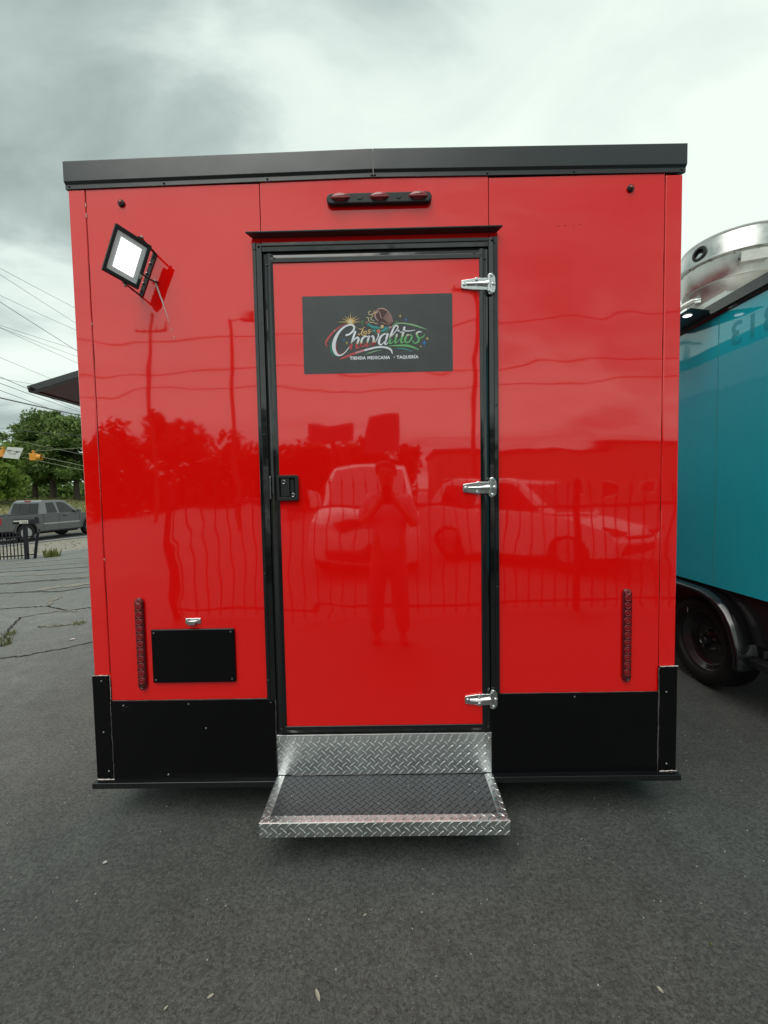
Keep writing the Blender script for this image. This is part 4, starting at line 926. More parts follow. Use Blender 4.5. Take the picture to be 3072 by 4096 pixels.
for s_ in (-1, 1):
    side_pane([(1.00, 1.20), (1.06, 1.66), (1.44, 1.68), (1.50, 1.20)], s_=s_)
    side_pane([(1.60, 1.19), (1.57, 1.68), (1.82, 1.69), (2.00, 1.64), (2.48, 1.20)], s_=s_)
    MB().box(2.42, 2.56, min(s_*.93, s_*1.12), max(s_*.93, s_*1.12), 1.17, 1.33).build('mirror', 'truck_paint', TRK, bevel=.03, seg=3)
    MB().box(1.72, 1.92, min(s_*.932, s_*.955), max(s_*.932, s_*.955), 1.03, 1.065).build('door_handle', 'black_plastic', TRK, bevel=.01)
    MB().box(.75, 2.60, min(s_*.931, s_*.942), max(s_*.931, s_*.942), .70, .755).build('side_moulding', 'rim_silver', TRK, bevel=.005)
    for x in (.78, 1.54, 2.62): MB().box(x-.006, x+.006, min(s_*.9305, s_*.9325), max(s_*.9305, s_*.9325), .47, 1.13).build('door_gap', 'dark_gap', TRK)
    MB().box(.55, 2.66, min(s_*.86, s_*.955), max(s_*.86, s_*.955), .36, .425).build('side_step', 'black_plastic', TRK, bevel=.015)
    for xc in (0, 3.24):
        Pq = arch(xc, .47, 12, .43); Pr = arch(xc, .535, 12, .43)
        vs = [(x, s_*.935, z) for x, z in Pq]+[(x, s_*.95, z) for x, z in Pr]; n = len(Pq)
        MB().add(vs, [(i, i+1, n+i+1, n+i) for i in range(n-1)]).build('wheel_arch', 'truck_paint', TRK, smooth=True)
    MB().box(-1.20, -1.02, min(s_*.80, s_*.945), max(s_*.80, s_*.945), .80, 1.10).build('tail_lamp', 'tail_red', TRK, bevel=.02)
    MB().box(3.70, 4.06, min(s_*.72, s_*.94), max(s_*.72, s_*.94), .86, 1.0).build('headlamp', 'led_glass', TRK, bevel=.03)
    car_wheel('wheel', TRK, 0, s_*.79, WR, .26, side=s_); car_wheel('wheel', TRK, 3.24, s_*.79, WR, .26, side=s_)
rw = lambda x_, z, y: (.70+(z-1.15)*(.14/.55)-.012, y, z)
for y0, y1 in ((-.70, -.27), (-.255, .255), (.27, .70)):
    quad('rear_window', [rw(0, 1.19, y0), rw(0, 1.19, y1), rw(0, 1.64, y1*.93), rw(0, 1.64, y0*.93)], 'truck_glass', TRK)
quad('windscreen', [(2.66, -.80, 1.22), (2.66, .80, 1.22), (2.12, .68, 1.69), (2.12, -.68, 1.69)], 'truck_glass', TRK)
MB().box(.86, .94, -.14, .14, 1.725, 1.762).build('brake_lamp', 'tail_red', TRK, bevel=.006)
MB().box(-1.10, .68, -.80, .80, 1.165, 1.180).build('bed_cover', 'black_plastic', TRK, bevel=.01)
MB().box(-1.30, -1.19, -.88, .88, .48, .66).build('rear_bumper', 'rim_silver', TRK, bevel=.03)
MB().box(4.05, 4.18, -.86, .86, .42, .66).build('front_bumper', 'truck_paint', TRK, bevel=.04)
MB().lathe([(.0, -.02), (.36, -.02), (.36, .02), (0, .02)], (0, 0, .46), (0, 1, 0), 12).build('underbody', 'dark_gap', TRK)
MB().box(.5, 2.7, -.7, .7, .28, .44).build('frame', 'dark_gap', TRK)

# mailbox on a square post
MBX = thing('mailbox', 'black roadside mailbox numbered 1256 on a dark square post', 'mailbox', (-9.50, 9.06, ground_z(-9.5, 9.06)-.01), R(4))
zb = .94
MB().box(-.038, .038, -.038, .038, 0, zb).build('post', 'iron', MBX, bevel=.004)
pl = [(-.085, zb), (.085, zb), (.085, zb+.10)]+[(.085*math.cos(math.pi*k/10), zb+.10+.085*math.sin(math.pi*k/10)) for k in range(1, 10)]+[(-.085, zb+.10)]
MB().prism(pl, 0, -.24, .28).build('box', 'iron', MBX, bevel=.004)
MB().prism([(p[0]*1.06, zb+(p[1]-zb)*1.03) for p in pl], 0, .281, .30).build('door', 'iron', MBX, bevel=.004)
MB().box(-.065, .150, -.090, -.0865, zb+.02, zb+.105).build('number_plate', 'number_plate', MBX)
MB().box(-.215, -.07, -.091, -.0865, zb+.070, zb+.098).build('flag', 'number_plate', MBX)
vs, fs = text_mesh('1256', .085, spacing=1.05, bold=.0015)
MB().add([(.0425+p[0], -.0912, zb+.031+p[1]) for p in vs], fs).build('number', 'ink', MBX)

# iron fence
def iron_fence(label, a, c, n, h, zrail, fin=.12, spacing=None, group=None, posts=(0, 1), lean_last=False, bar=.009):
    a, c = Vector(a), Vector(c); F_ = thing('iron_fence', label, 'fence', a, math.atan2(c.y-a.y, c.x-a.x), group); Ln = (c.xy-a.xy).length; dz = c.z-a.z
    pk = MB().box(-bar, bar, -bar, bar, .04, h).lathe([(bar*1.8, h), (bar*2.2, h+.02), (bar*1.0, h+.05), (0, h+fin)], (0, 0, 0), (0, 0, 1), 6).build('picket', 'iron', F_)
    pk.location = (Ln*.5/n, 0, dz*.5/n)
    for i in range(1, n): copy(pk, F_, (Ln*(i+.5)/n, 0, dz*(i+.5)/n))
    for z in zrail:
        MB().tube([(0, 0, z), (Ln, 0, z+dz)], .017, 4).build('rail', 'iron', F_)
    for t in posts:
        MB().box(Ln*t-.028, Ln*t+.028, -.028, .028, 0+dz*t, h+.06+dz*t).lathe([(.035, h+.06+dz*t), (.03, h+.09+dz*t), (0, h+.11+dz*t)], (Ln*t, 0, 0), (0, 0, 1), 8).build('post', 'iron', F_)
    return F_
gz = ground_z
iron_fence('low black iron fence with upright bars beside the mailbox', (-13.2, 8.6, gz(-13.2, 8.6)+.02), (-9.66, 9.14, gz(-9.66, 9.14)-.02), 42, .70, (.12, .62), fin=.05, posts=(0, .5))
LP_ = thing('fence_post', 'leaning dark fence post with clamp beside the mailbox', 'post', (-9.36, 9.14, gz(-9.36, 9.14)-.02))
MB().tube([(0, 0, 0), (.06, 0, .38), (.13, 0, .74)], .034, 8).build('pole', 'iron', LP_)
MB().tube([(.10, -.02, .66), (.18, -.03, .70), (.17, 0, .80)], .022, 6).build('clamp', 'iron', LP_)
MB().tube([(-.2, 0, .12), (.02, 0, .13)], .015, 5).build('rail', 'iron', LP_); MB().tube([(-.2, 0, .60), (.11, 0, .62)], .015, 5).build('rail', 'iron', LP_)

# weeds
def weed(label, x, y, r, n, h, seed, group=None):
    rnd = random.Random(seed); b = MB(); z = gz(x, y)
    for i in range(n):
        a = rnd.uniform(0, 6.28); q = r*math.sqrt(rnd.random()); px, py = q*math.cos(a), q*math.sin(a); hh = h*rnd.uniform(.3, 1); t = rnd.uniform(0, 6.28); w = rnd.uniform(.006, .02)*h/.2
        dx, dy = math.cos(t)*hh*.5, math.sin(t)*hh*.5; nx, ny = -math.sin(t)*w, math.cos(t)*w
        b.add([(px-nx, py-ny, 0), (px+nx, py+ny, 0), (px+dx*.5+nx, py+dy*.5+ny, hh*.7), (px+dx, py+dy, hh), (px+dx*.5-nx, py+dy*.5-ny, hh*.7)], [(0, 1, 2, 3, 4)])
    o = b.build('weed', 'weed', None); o.location = (x, y, z); return tag(o, label, 'weed', group)
weed('scruffy green weed at the foot of the leaning post', -8.98, 9.25, .17, 44, .26, 1)
for i, (x, y, lab) in enumerate(((-3.72, 2.24, 'yellow grass tuft in the curved crack, nearest clump'), (-3.83, 2.40, 'yellow grass tuft in the curved crack, middle clump'), (-3.62, 2.10, 'small yellow grass tuft at the foot of the curved crack'), (-3.35, 2.72, 'dry grass strip on the asphalt between two cracks'))):
    weed(lab, x, y, .075 if i < 3 else .06, 46, .045, 10+i, 'grass tufts in the asphalt cracks')
# ragged grass clumps along the foot of the fence
rnd = random.Random(77); b = MB()
for i in range(500):
    u, v = rnd.uniform(12.6, 18.0), rnd.uniform(0, 30)
    p = NU*u+NV*v; h = rnd.uniform(.02, .05); t = rnd.uniform(0, 6.28); z = hz(u)
    for k in range(3):
        t2 = t+k*2.1; b.add([(p.x-.02*math.sin(t2), p.y+.02*math.cos(t2), z), (p.x+.02*math.sin(t2), p.y-.02*math.cos(t2), z), (p.x+h*.6*math.cos(t2), p.y+h*.6*math.sin(t2), z+h)], [(0, 1, 2)])
tag(b.build('grass', 'weed', None, kind='stuff'), 'sparse dry grass growing on the sandy verge', 'grass')
rnd = random.Random(78); b = MB()
for i in range(9000):
    u, v = rnd.uniform(27.2, 48), rnd.uniform(5, 60); p = NU*u+NV*v; h = rnd.uniform(.10, .32); t = rnd.uniform(0, 6.28); z = hz(u); w = .05
    b.add([(p.x-w*math.sin(t), p.y+w*math.cos(t), z), (p.x+w*math.sin(t), p.y-w*math.cos(t), z), (p.x+h*.5*math.cos(t), p.y+h*.5*math.sin(t), z+h)], [(0, 1, 2)])
tag(b.build('grass', 'weed', None, kind='stuff'), 'long dry grass on the rise beyond the road', 'grass')

# trees
def tree(label, base, height, crown_r, crown_z, n_leaf, leaf, seed, trunk_r=.25, lsize=.20, mat_='leaf', fork=0.35, group='trees beyond the road', lean=(0, 0)):
    rnd = random.Random(seed); T = thing('tree', label, 'tree', base, 0, group); b = MB()
    tip = []; H = height
    trunk = [(0, 0, -.2), (lean[0]*.3+rnd.uniform(-.1, .1), lean[1]*.3, H*.18), (lean[0]*.7+rnd.uniform(-.2, .2), lean[1]*.7+rnd.uniform(-.2, .2), H*fork), (lean[0]+rnd.uniform(-.3, .3), lean[1], H*.62), (lean[0]*1.2, lean[1]*1.2, H*.86)]
    b.tube(trunk, [trunk_r*1.25, trunk_r, trunk_r*.8, trunk_r*.45, trunk_r*.12], 9)
    for k in range(13):
        t = rnd.uniform(.22, .8); i = min(int(t*4), 3); f_ = t*4-i; p = Vector(trunk[i]).lerp(Vector(trunk[i+1]), f_)
        a = k*2.4+rnd.uniform(-.4, .4); ln = crown_r*rnd.uniform(.55, .95); q = p+Vector((math.cos(a)*ln*.5, math.sin(a)*ln*.5, ln*.28)); e = p+Vector((math.cos(a)*ln, math.sin(a)*ln, ln*rnd.uniform(.3, .8)))
        b.tube([p, q, e], [trunk_r*.34*(1.1-t), trunk_r*.22*(1.1-t), .02], 6); tip += [q, e]
    b.build('trunk', 'bark', T, smooth=True)
    # crown: leaf tufts gathered in clumps over an uneven volume
    clumps = []
    for e in tip: clumps.append((e, rnd.uniform(.55, 1.0)*crown_r*.34))
    zc0, zc1 = crown_z
    for k in range(58):
        a = rnd.uniform(0, 6.283); t = rnd.random(); z = zc0+(zc1-zc0)*t; prof = math.sin(math.pi*min(.98, .16+.80*t))**.6
        rr_ = crown_r*prof*rnd.uniform(.45, 1.0); clumps.append((Vector((lean[0]+math.cos(a)*rr_, lean[1]+math.sin(a)*rr_, z)), crown_r*rnd.uniform(.16, .36)))
    b = MB()
    for i in range(n_leaf):
        c, r_ = clumps[rnd.randrange(len(clumps))]
        d = Vector((rnd.gauss(0, 1), rnd.gauss(0, 1), rnd.gauss(0, 1))).normalized()*r_*(rnd.random()**.4); d.z *= .75
        p = c+d; s_ = lsize*rnd.uniform(.55, 1.25)
        n_ = (d.normalized()*.6+Vector((rnd.uniform(-1, 1), rnd.uniform(-1, 1), rnd.uniform(-.2, 1)))).normalized(); a_ = n_.orthogonal().normalized(); a_.rotate(Matrix.Rotation(rnd.uniform(0, 6.28), 3, n_)); bb = n_.cross(a_)
        b.add([p-a_*s_, p-a_*s_*.2+bb*s_*.45+n_*s_*.12, p+a_*s_, p-a_*s_*.1-bb*s_*.45+n_*s_*.10], [(0, 1, 2, 3)])
    b.build('crown', mat_, T); return T
tz = lambda x, y: gz(x, y)
tree('tall broadleaf tree behind the truck, nearest the trailer, with a dark crown', (-30.2, 38.4, tz(-30.2, 38.4)), 8.2, 3.3, (2.0, 7.6), 15000, 0, 11, trunk_r=.24, lsize=.19)
tree('tall spreading tree with two dark trunks behind the truck cab', (-32.9, 38.9, tz(-32.9, 38.9)), 8.7, 3.1, (2.2, 8.2), 15000, 0, 12, trunk_r=.26, lsize=.19)
tree('loose-crowned tree left of the others, reaching out over the truck bed', (-36.0, 40.5, tz(-36, 40.5)), 8.3, 2.9, (1.4, 7.3), 12000, 0, 13, trunk_r=.22, lsize=.19)
tree('low pale green bushy tree at the left edge of the picture', (-31.9, 31.0, tz(-31.9, 31.0)), 5.0, 2.6, (.3, 4.7), 12000, 0, 14, trunk_r=.14, lsize=.16, mat_='leaf_light', fork=.2)
tree('slim dark tree standing furthest back on the rise', (-27.3, 43.0, tz(-27.3, 43)), 8.3, 3.0, (1.8, 7.6), 10000, 0, 15, trunk_r=.22, lsize=.21, mat_='leaf')
# low scrub behind the trunks
rnd = random.Random(31); b = MB()
for i in range(15000):
    u = 54+rnd.gauss(0, 1.5); v = rnd.uniform(12, 66); p = NU*u+NV*v; z = hz(u)+3.6*rnd.random()**1.3*(.7+.3*math.sin(v*.9)); s_ = rnd.uniform(.18, .40); a = rnd.uniform(0, 6.28); t = rnd.uniform(-.8, .8)
    dx, dy = math.cos(a)*s_, math.sin(a)*s_
    b.add([(p.x-dx, p.y-dy, z-t*s_), (p.x-dy*.4, p.y+dx*.4, z+s_*.5), (p.x+dx, p.y+dy, z+t*s_), (p.x+dy*.4, p.y-dx*.4, z-s_*.3)], [(0, 1, 2, 3)])
tag(b.build('scrub', 'leaf', None, kind='stuff'), 'low scrub massed behind the tree trunks', 'scrub')

# utility poles and overhead wires
def pole(label, x, y, h, arms, group='utility poles', r=.15, rz=0.0):
    P_ = thing('utility_pole', label, 'utility pole', (x, y, gz(x, y)-.1), rz, group)
    MB().tube([(0, 0, 0), (0, 0, h*.5), (0, 0, h)], [r, r*.85, r*.65], 10).build('shaft', 'wood_pole', P_, smooth=True)
    if not arms: MB().tube([(0, 0, h-.1), (.35, .1, h), (.75, .2, h-.02)], .03, 6).build('lamp_arm', 'iron', P_); MB().box(.55, 1.05, .1, .3, h-.1, h+.02).build('lamp_head', 'iron', P_, bevel=.03)
    for z in arms:
        MB().box(-.8, .8, -.05, .05, z-.05, z+.05).build('crossarm', 'wood_pole', P_)
        for xx in (-.7, -.3, .3, .7): MB().lathe([(.03, 0), (.05, .06), (.03, .14), (0, .16)], (xx, 0, z+.06), (0, 0, 1), 8).build('insulator', 'alu_dull', P_)
    return P_
pole('wooden utility pole standing outside the picture on the left', -12.95, 10.4, 9.7, (8.5, 9.3), r=.13); pole('wooden utility pole hidden behind the red trailer', -16.7, 28.5, 12.6, (10.3, 12.0))
WIRES = [((-12.87, 10.57, 9.07), (-16.61, 28.71, 12.12)), ((-12.87, 10.57, 9.10), (-16.64, 28.63, 10.46)), ((-12.88, 10.52, 8.16), (-16.63, 28.66, 11.09)), ((-12.88, 10.53, 8.28), (-16.68, 28.53, 8.50)),
         ((-12.91, 10.47, 7.05), (-16.64, 28.62, 10.41)), ((-12.90, 10.47, 7.10), (-16.66, 28.59, 9.65)), ((-12.90, 10.48, 7.21), (-16.68, 28.54, 8.63)), ((-12.92, 10.43, 6.28), (-16.71, 28.46, 7.04)),
         ((-12.94, 10.38, 5.25), (-16.68, 28.52, 8.28)), ((-12.93, 10.40, 5.72), (-16.73, 28.38, 5.51)), ((-12.93, 10.39, 5.44), (-16.73, 28.39, 5.75)), ((-12.94, 10.38, 5.25), (-16.74, 28.37, 5.27)),
         ((-12.95, 10.36, 4.76), (-16.72, 28.42, 6.21)), ((-12.97, 10.30, 3.65), (-16.73, 28.38, 5.50))]
ORD = ['topmost', 'second', 'third', 'fourth', 'fifth', 'sixth', 'seventh', 'eighth', 'ninth', 'tenth', 'eleventh', 'twelfth', 'thick lower', 'lowest']
for i, (a, c) in enumerate(WIRES):
    a, c = Vector(a), Vector(c); n = 24; sag = .10+.03*(i % 3)
    r_ = .026 if i == 12 else (.010 if i in (3, 9, 10, 11) else .0065)
    P = [a.lerp(c, k/n)-Vector((0, 0, 4*sag*(k/n)*(1-k/n)-.0)) for k in range(n+1)]
    tag(MB().tube(P, r_, 6).build('overhead_wire', 'wire', None, smooth=True), f'{ORD[i]} overhead wire slanting across the sky at left', 'wire', 'overhead wires at left')
# span wires with signal heads over the road
def swire(label, P, r=.013):
    tag(MB().tube(P, r, 6).build('span_wire', 'wire_steel', None, smooth=True), label, 'wire', 'span wires over the road')
def lerpP(P, Q, n=10, sag=.0): P, Q = Vector(P), Vector(Q); return [P.lerp(Q, k/n)-Vector((0, 0, 4*sag*(k/n)*(1-k/n))) for k in range(n+1)]
swire('span wire carrying the yellow signals and the white sign', lerpP((-31.0, 26.3, 6.02), (-17.0, 26.25, 2.72), 14, .05))
swire('span wire rising to the right above the signals', lerpP((-23.85, 26.27, 4.55), (-16.5, 26.35, 4.94)))
swire('lower tether wire beneath the signals', lerpP((-24.6, 26.24, 4.15), (-16.5, 26.23, 2.30)))
swire('thin wire crossing in front of the tree crowns', lerpP((-31, 27.3, 6.6), (-16.8, 27.28, 3.35)), .009)
def signal(label, c, rz):
    G = thing('traffic_signal', label, 'traffic signal', c, rz, 'yellow signals on the span wire')
    MB().box(-.20, .20, -.13, .15, -.24, .24).build('housing', 'signal_yellow', G, bevel=.03)
    MB().lathe([(.19, 0), (.20, .26), (.185, .26), (.175, 0)], (.205, 0, -.02), (1, 0, -.05), 16).build('visor', 'signal_yellow', G, smooth=True)
    MB().lathe([(.175, .01), (0, .03)], (.205, 0, -.02), (1, 0, 0), 16).build('lens', 'lens_dark', G)
    MB().tube([(0, 0, .24), (0, 0, .44)], .045, 8).build('hanger', 'signal_yellow', G); MB().box(-.10, .10, -.05, .05, .36, .42).build('clamp', 'signal_yellow', G)
    return G
signal('yellow traffic signal hanging right of the white sign', (-23.85, 26.25, 4.17), R(12)); signal('yellow traffic signal hanging left of the white sign', (-25.90, 26.24, 4.44), R(165))
HS = thing('hanging_sign', 'white blank sign back hanging askew on the span wire', 'sign', (-25.0, 26.0, 4.45))
MB().prism([(-.37+.02, .39), (.73, .30), (.35, -.44), (-.73, -.32)], 1, -.015, .015).build('panel', 'sign_back', HS, bevel=.01)
MB().tube([(-.40, -.03, .17), (-.2, -.04, -.05), (.1, -.04, -.08), (.42, -.03, .10)], .012, 6).build('cable', 'wire', HS); MB().tube([(-.45, -.03, .19), (.62, -.03, .03)], .012, 6).build('hanger_bar', 'wire', HS)
for x, z in ((-.2, .16), (.28, .08)): MB().box(x-.08, x+.08, -.05, -.02, z-.03, z+.03).build('clip', 'wire', HS)

# ------------------------------------------------------------------ litter on the asphalt
def leaf_bit(label, x, y, l, w, rz, m='dry_leaf', name='dry_leaf', cat='leaf', group=None, curl=.25):
    n = 7; vs = []; fs = []
    for i in range(n+1):
        t = -1+2*i/n; W_ = w/2*(1-t*t)**.7+.0003; zz_ = .003+curl*l*.12*t*t
        vs += [(t*l/2, -W_, zz_+W_*.35), (t*l/2, 0, zz_), (t*l/2, W_, zz_+W_*.3)]
    for i in range(n): fs += [(3*i, 3*i+1, 3*i+4, 3*i+3), (3*i+1, 3*i+2, 3*i+5, 3*i+4)]
    o = MB().add(vs, fs).build(name, m, None, smooth=True); o.location = (x, y, .002); o.rotation_euler = (0, 0, rz); return tag(o, label, cat, group)
G_ = 'scraps lying on the asphalt'
leaf_bit('pale curled leaf on the asphalt at the bottom centre', -.183, -.640, .034, .009, R(118), group=G_)
leaf_bit('tiny pale scrap at the bottom left edge', -.588, -.665, .012, .006, R(60), group=G_)
leaf_bit('small dry leaf scrap left of the pale curled leaf', -.478, -.640, .018, .008, R(35), group=G_)
leaf_bit('small pale leaf on the asphalt at lower right', .754, -.633, .018, .009, R(110), group=G_)
leaf_bit('tiny white scrap below the middle of the step', -.065, -.425, .013, .005, R(40), group=G_)
leaf_bit('white chip on the asphalt left of the step', -1.056, -.223, .016, .012, R(20), 'chip', 'stone_chip', 'chip', group=G_)
leaf_bit('white pebble on the asphalt just left of the trailer, by the long crack', -3.05, 2.22, .05, .035, R(10), 'caulk', 'stone_chip', 'chip', group=G_)
leaf_bit('greenish seed scrap at far lower right', .98, -.52, .011, .006, R(80), 'weed', 'dry_leaf', 'leaf', group=G_)
rnd = random.Random(9); b = MB()
for i in range(420):
    x, y = rnd.uniform(-2.6, 2.4), rnd.uniform(-1.2, .6); r_ = rnd.uniform(.0010, .0026)
    b.lathe([(r_, 0), (r_*.8, r_*.7), (0, r_)], (x, y, .001), (0, 0, 1), 5)
tag(b.build('grit', 'chip', None, kind='stuff'), 'pale grit scattered over the dark asphalt', 'grit')

# ------------------------------------------------------------------ what stands behind the camera (mirrored in the glossy panels)
def skin_mesh(name, joints, links, m, par, sub=2, root=0):
    """joints: (x,y,z,radius); one continuous limb surface grown along the links"""
    me = bpy.data.meshes.new(name); me.from_pydata([j[:3] for j in joints], links, []); me.materials.append(MATS[m])
    o = bpy.data.objects.new(name, me); COL.objects.link(o); o.parent = par
    sk = o.modifiers.new('skin', 'SKIN'); sk.use_smooth_shade = True
    if not me.skin_vertices: 
        bm = bmesh.new(); bm.from_mesh(me); bm.verts.layers.skin.verify(); bm.to_mesh(me); bm.free()
    for i, v in enumerate(me.skin_vertices[0].data):
        r_ = joints[i][3]; v.radius = r_ if isinstance(r_, tuple) else (r_, r_); v.use_root = (i == root)
    ss_ = o.modifiers.new('sub', 'SUBSURF'); ss_.levels = sub; ss_.render_levels = sub
    return o
# person: feet at y about -1.98, facing +y, phone held up in both hands
PX, PY = .03, -2.00
PE = thing('person', 'person in a pink checked shirt holding up a phone, mirrored in the red door', 'person', (PX, PY, 0))
skin_mesh('body', [(0, 0, .86, .13), (0, -.01, 1.05, .12), (0, -.01, 1.25, .135), (0, 0, 1.345, .06), (0, .01, 1.41, .052), (0, .03, 1.47, (.072, .085)), (0, .03, 1.55, (.074, .088)), (0, .02, 1.595, .05),
                   (-.17, -.01, 1.285, .055), (-.235, .03, 1.08, .045), (-.15, .16, 1.17, .036), (-.065, .235, 1.285, .030), (-.045, .245, 1.335, .034),
                   (.17, -.01, 1.285, .055), (.235, .03, 1.07, .045), (.15, .16, 1.17, .036), (.065, .235, 1.285, .030), (.045, .245, 1.335, .034),
                   (-.09, 0, .80, .09), (-.105, .01, .46, .06), (-.115, -.02, .09, .042), (.09, 0, .80, .09), (.11, .01, .46, .06), (.125, -.02, .09, .042)],
          [(0, 1), (1, 2), (2, 3), (3, 4), (4, 5), (5, 6), (6, 7), (2, 8), (8, 9), (9, 10), (10, 11), (11, 12), (2, 13), (13, 14), (14, 15), (15, 16), (16, 17), (0, 18), (18, 19), (19, 20), (0, 21), (21, 22), (22, 23)], 'skin', PE)
m = mat('shirt', (.50, .17, .22), .85); t = m.node_tree; wv = N(t, 'ShaderNodeTexChecker'); wv.inputs['Scale'].default_value = 42; wv.inputs['Color1'].default_value = (.62, .30, .36, 1); wv.inputs['Color2'].default_value = (.72, .52, .56, 1)
L(t, N(t, 'ShaderNodeTexCoord').outputs['Object'], wv.inputs['Vector']); L(t, wv.outputs[0], t.nodes['Principled BSDF'].inputs['Base Color'])
skin_mesh('shirt', [(0, 0, .80, (.185, .125)), (0, -.01, .95, (.180, .130)), (0, -.01, 1.12, (.180, .135)), (0, -.01, 1.26, (.165, .120)), (0, 0, 1.335, (.075, .07)), (-.165, -.01, 1.285, .075), (-.215, .01, 1.16, .066), (-.240, .04, 1.075, .060), (.165, -.01, 1.285, .075), (.215, .01, 1.15, .066), (.240, .04, 1.065, .060)],
          [(0, 1), (1, 2), (2, 3), (3, 4), (3, 5), (5, 6), (6, 7), (3, 8), (8, 9), (9, 10)], 'shirt', PE)
skin_mesh('trousers', [(0, 0, .90, (.150, .115)), (0, 0, .82, (.165, .12)), (-.09, 0, .72, .095), (-.105, .01, .46, .078), (-.115, -.01, .08, .066), (.09, 0, .72, .095), (.11, .01, .46, .078), (.125, -.01, .08, .066)],
          [(0, 1), (1, 2), (2, 3), (3, 4), (1, 5), (5, 6), (6, 7)], 'trousers', PE)
for s_ in (-1, 1):
    skin_mesh('shoe', [(s_*.12, -.06, .045, .045), (s_*.125, .06, .042, .045), (s_*.135, .15, .034, .036)], [(0, 1), (1, 2)], 'shoe', PE)
    for k in range(4):   # fingers close round the back of the phone, each its own chain
        z = 1.292+k*.022; ln = (.9, 1.0, .96, .78)[k]
        skin_mesh('finger', [(s_*.058, .238, z, .011), (s_*(.058-.010), .262, z+.002, .010), (s_*(.058-.034*ln), .268, z+.004, .0085)], [(0, 1), (1, 2)], 'skin', PE, 1)
    skin_mesh('thumb', [(s_*.064, .228, 1.300, .013), (s_*.052, .222, 1.335, .011), (s_*.036, .226, 1.358, .009)], [(0, 1), (1, 2)], 'skin', PE, 1)
    skin_mesh('ear', [(s_*.076, .02, 1.50, .012), (s_*.081, .015, 1.525, .014)], [(0, 1)], 'skin', PE, 1)
    MB().lathe([(0, .0), (.006, .002), (.008, .006)], (s_*.030, .118, 1.530), (0, -1, 0), 10).build('eye', 'hair', PE, smooth=True)
skin_mesh('nose', [(0, .112, 1.528, .009), (0, .128, 1.500, .013)], [(0, 1)], 'skin', PE, 1)
MB().box(-.024, .024, .112, .119, 1.462, 1.470).build('mouth', 'lens_pale', PE, bevel=.003)
b = MB(); b.lathe([(.0, .118), (.045, .110), (.078, .080), (.090, .040), (.086, .005), (.07, -.01)], (0, .012, 1.515), (0, -.22, 1), 20); b.build('hair', 'hair', PE, smooth=True)
tag(MB().box(.030-.038, .030+.038, -1.7265, -1.7185, 1.265, 1.425).build('phone', 'black_gloss', None, bevel=.006), 'dark phone held up in front of the face', 'phone')

iron_fence('tall black iron fence with spear tips behind the photographer', (-2.3, -2.75, 0), (6.1, -2.75, 0), 62, 1.40, (.14, 1.22), fin=.16, posts=(0, .52, 1), bar=.0065)

def simple_car(name, label, cat, loc, rz, prof, cab, bw, tw, wheels, z0, z1, panes, front, paint='white_paint'):
    C_ = thing(name, label, cat, loc, rz)
    MB().prism(prof, 1, -bw, bw).build('body', paint, C_, bevel=.06, seg=3, angle=40)
    taper(cab, z0, z1, bw*.96, tw, paint, 'cabin', C_, .04)
    w = lambda z: bw*.96+(tw-bw*.96)*(z-z0)/(z1-z0)
    for P in panes:
        for s_ in (-1, 1): quad('side_window', [(x, s_*(w(z)+.012), z) for x, z in P], 'truck_glass', C_)
    for x, r_ in wheels:
        for s_ in (-1, 1): car_wheel('wheel', C_, x, s_*(bw-.11), r_, .21, side=s_, spokes=5)
    (x0_, zb0), (x1_, zb1) = front
    quad('windscreen', [(x0_+.015, -w(zb0)+.10, zb0), (x0_+.015, w(zb0)-.10, zb0), (x1_+.015, w(zb1)-.08, zb1), (x1_+.015, -w(zb1)+.08, zb1)], 'truck_glass', C_)
    return C_, w
# white van, nose towards the trailer
pv = [(-3.2, .35), (-3.25, .9), (-3.2, 1.10), (.85, 1.10), (1.35, .98), (1.50, .80), (1.52, .45), (1.45, .25), (1.30, .25)]+arch(.75, .36, 8, .25)+[(.38, .25), (-1.75, .25)]+arch(-2.15, .36, 8, .25)+[(-2.52, .25)]
VAN, wv_ = simple_car('van', 'white van parked nose-on behind the iron fence, seen only as a reflection', 'van', (-.36, -6.75, 0), R(90), pv, [(-3.2, 1.08), (-3.1, 1.80), (-2.9, 1.88), (-.35, 1.88), (-.10, 1.82), (.95, 1.06)], .92, .76, ((.75, .33), (-2.15, .33)), 1.08, 1.88, [[(-.9, 1.14), (-.9, 1.74), (-.25, 1.74), (.35, 1.30), (.40, 1.14)], [(-2.9, 1.14), (-2.85, 1.74), (-1.1, 1.74), (-1.1, 1.14)]], ((.87, 1.14), (-.02, 1.78)))
for s_ in (-1, 1):
    MB().prism([(s_*.55, .86), (s_*.90, .98), (s_*.92, .82), (s_*.62, .74)], 0, 1.36, 1.525).build('headlamp', 'led_glass', VAN, bevel=.01)
    MB().box(.55, .70, min(s_*.93, s_*1.12), max(s_*.93, s_*1.12), 1.12, 1.30).build('mirror', 'white_paint', VAN, bevel=.03)
MB().prism([(-.52, .84), (.52, .84), (.36, .70), (-.36, .70)], 0, 1.40, 1.530).build('grille', 'black_plastic', VAN); MB().box(1.40, 1.535, -.62, .62, .32, .46).build('lower_grille', 'black_plastic', VAN); MB().box(1.45, 1.54, -.09, .09, .72, .82).build('badge_plate', 'rim_silver', VAN)
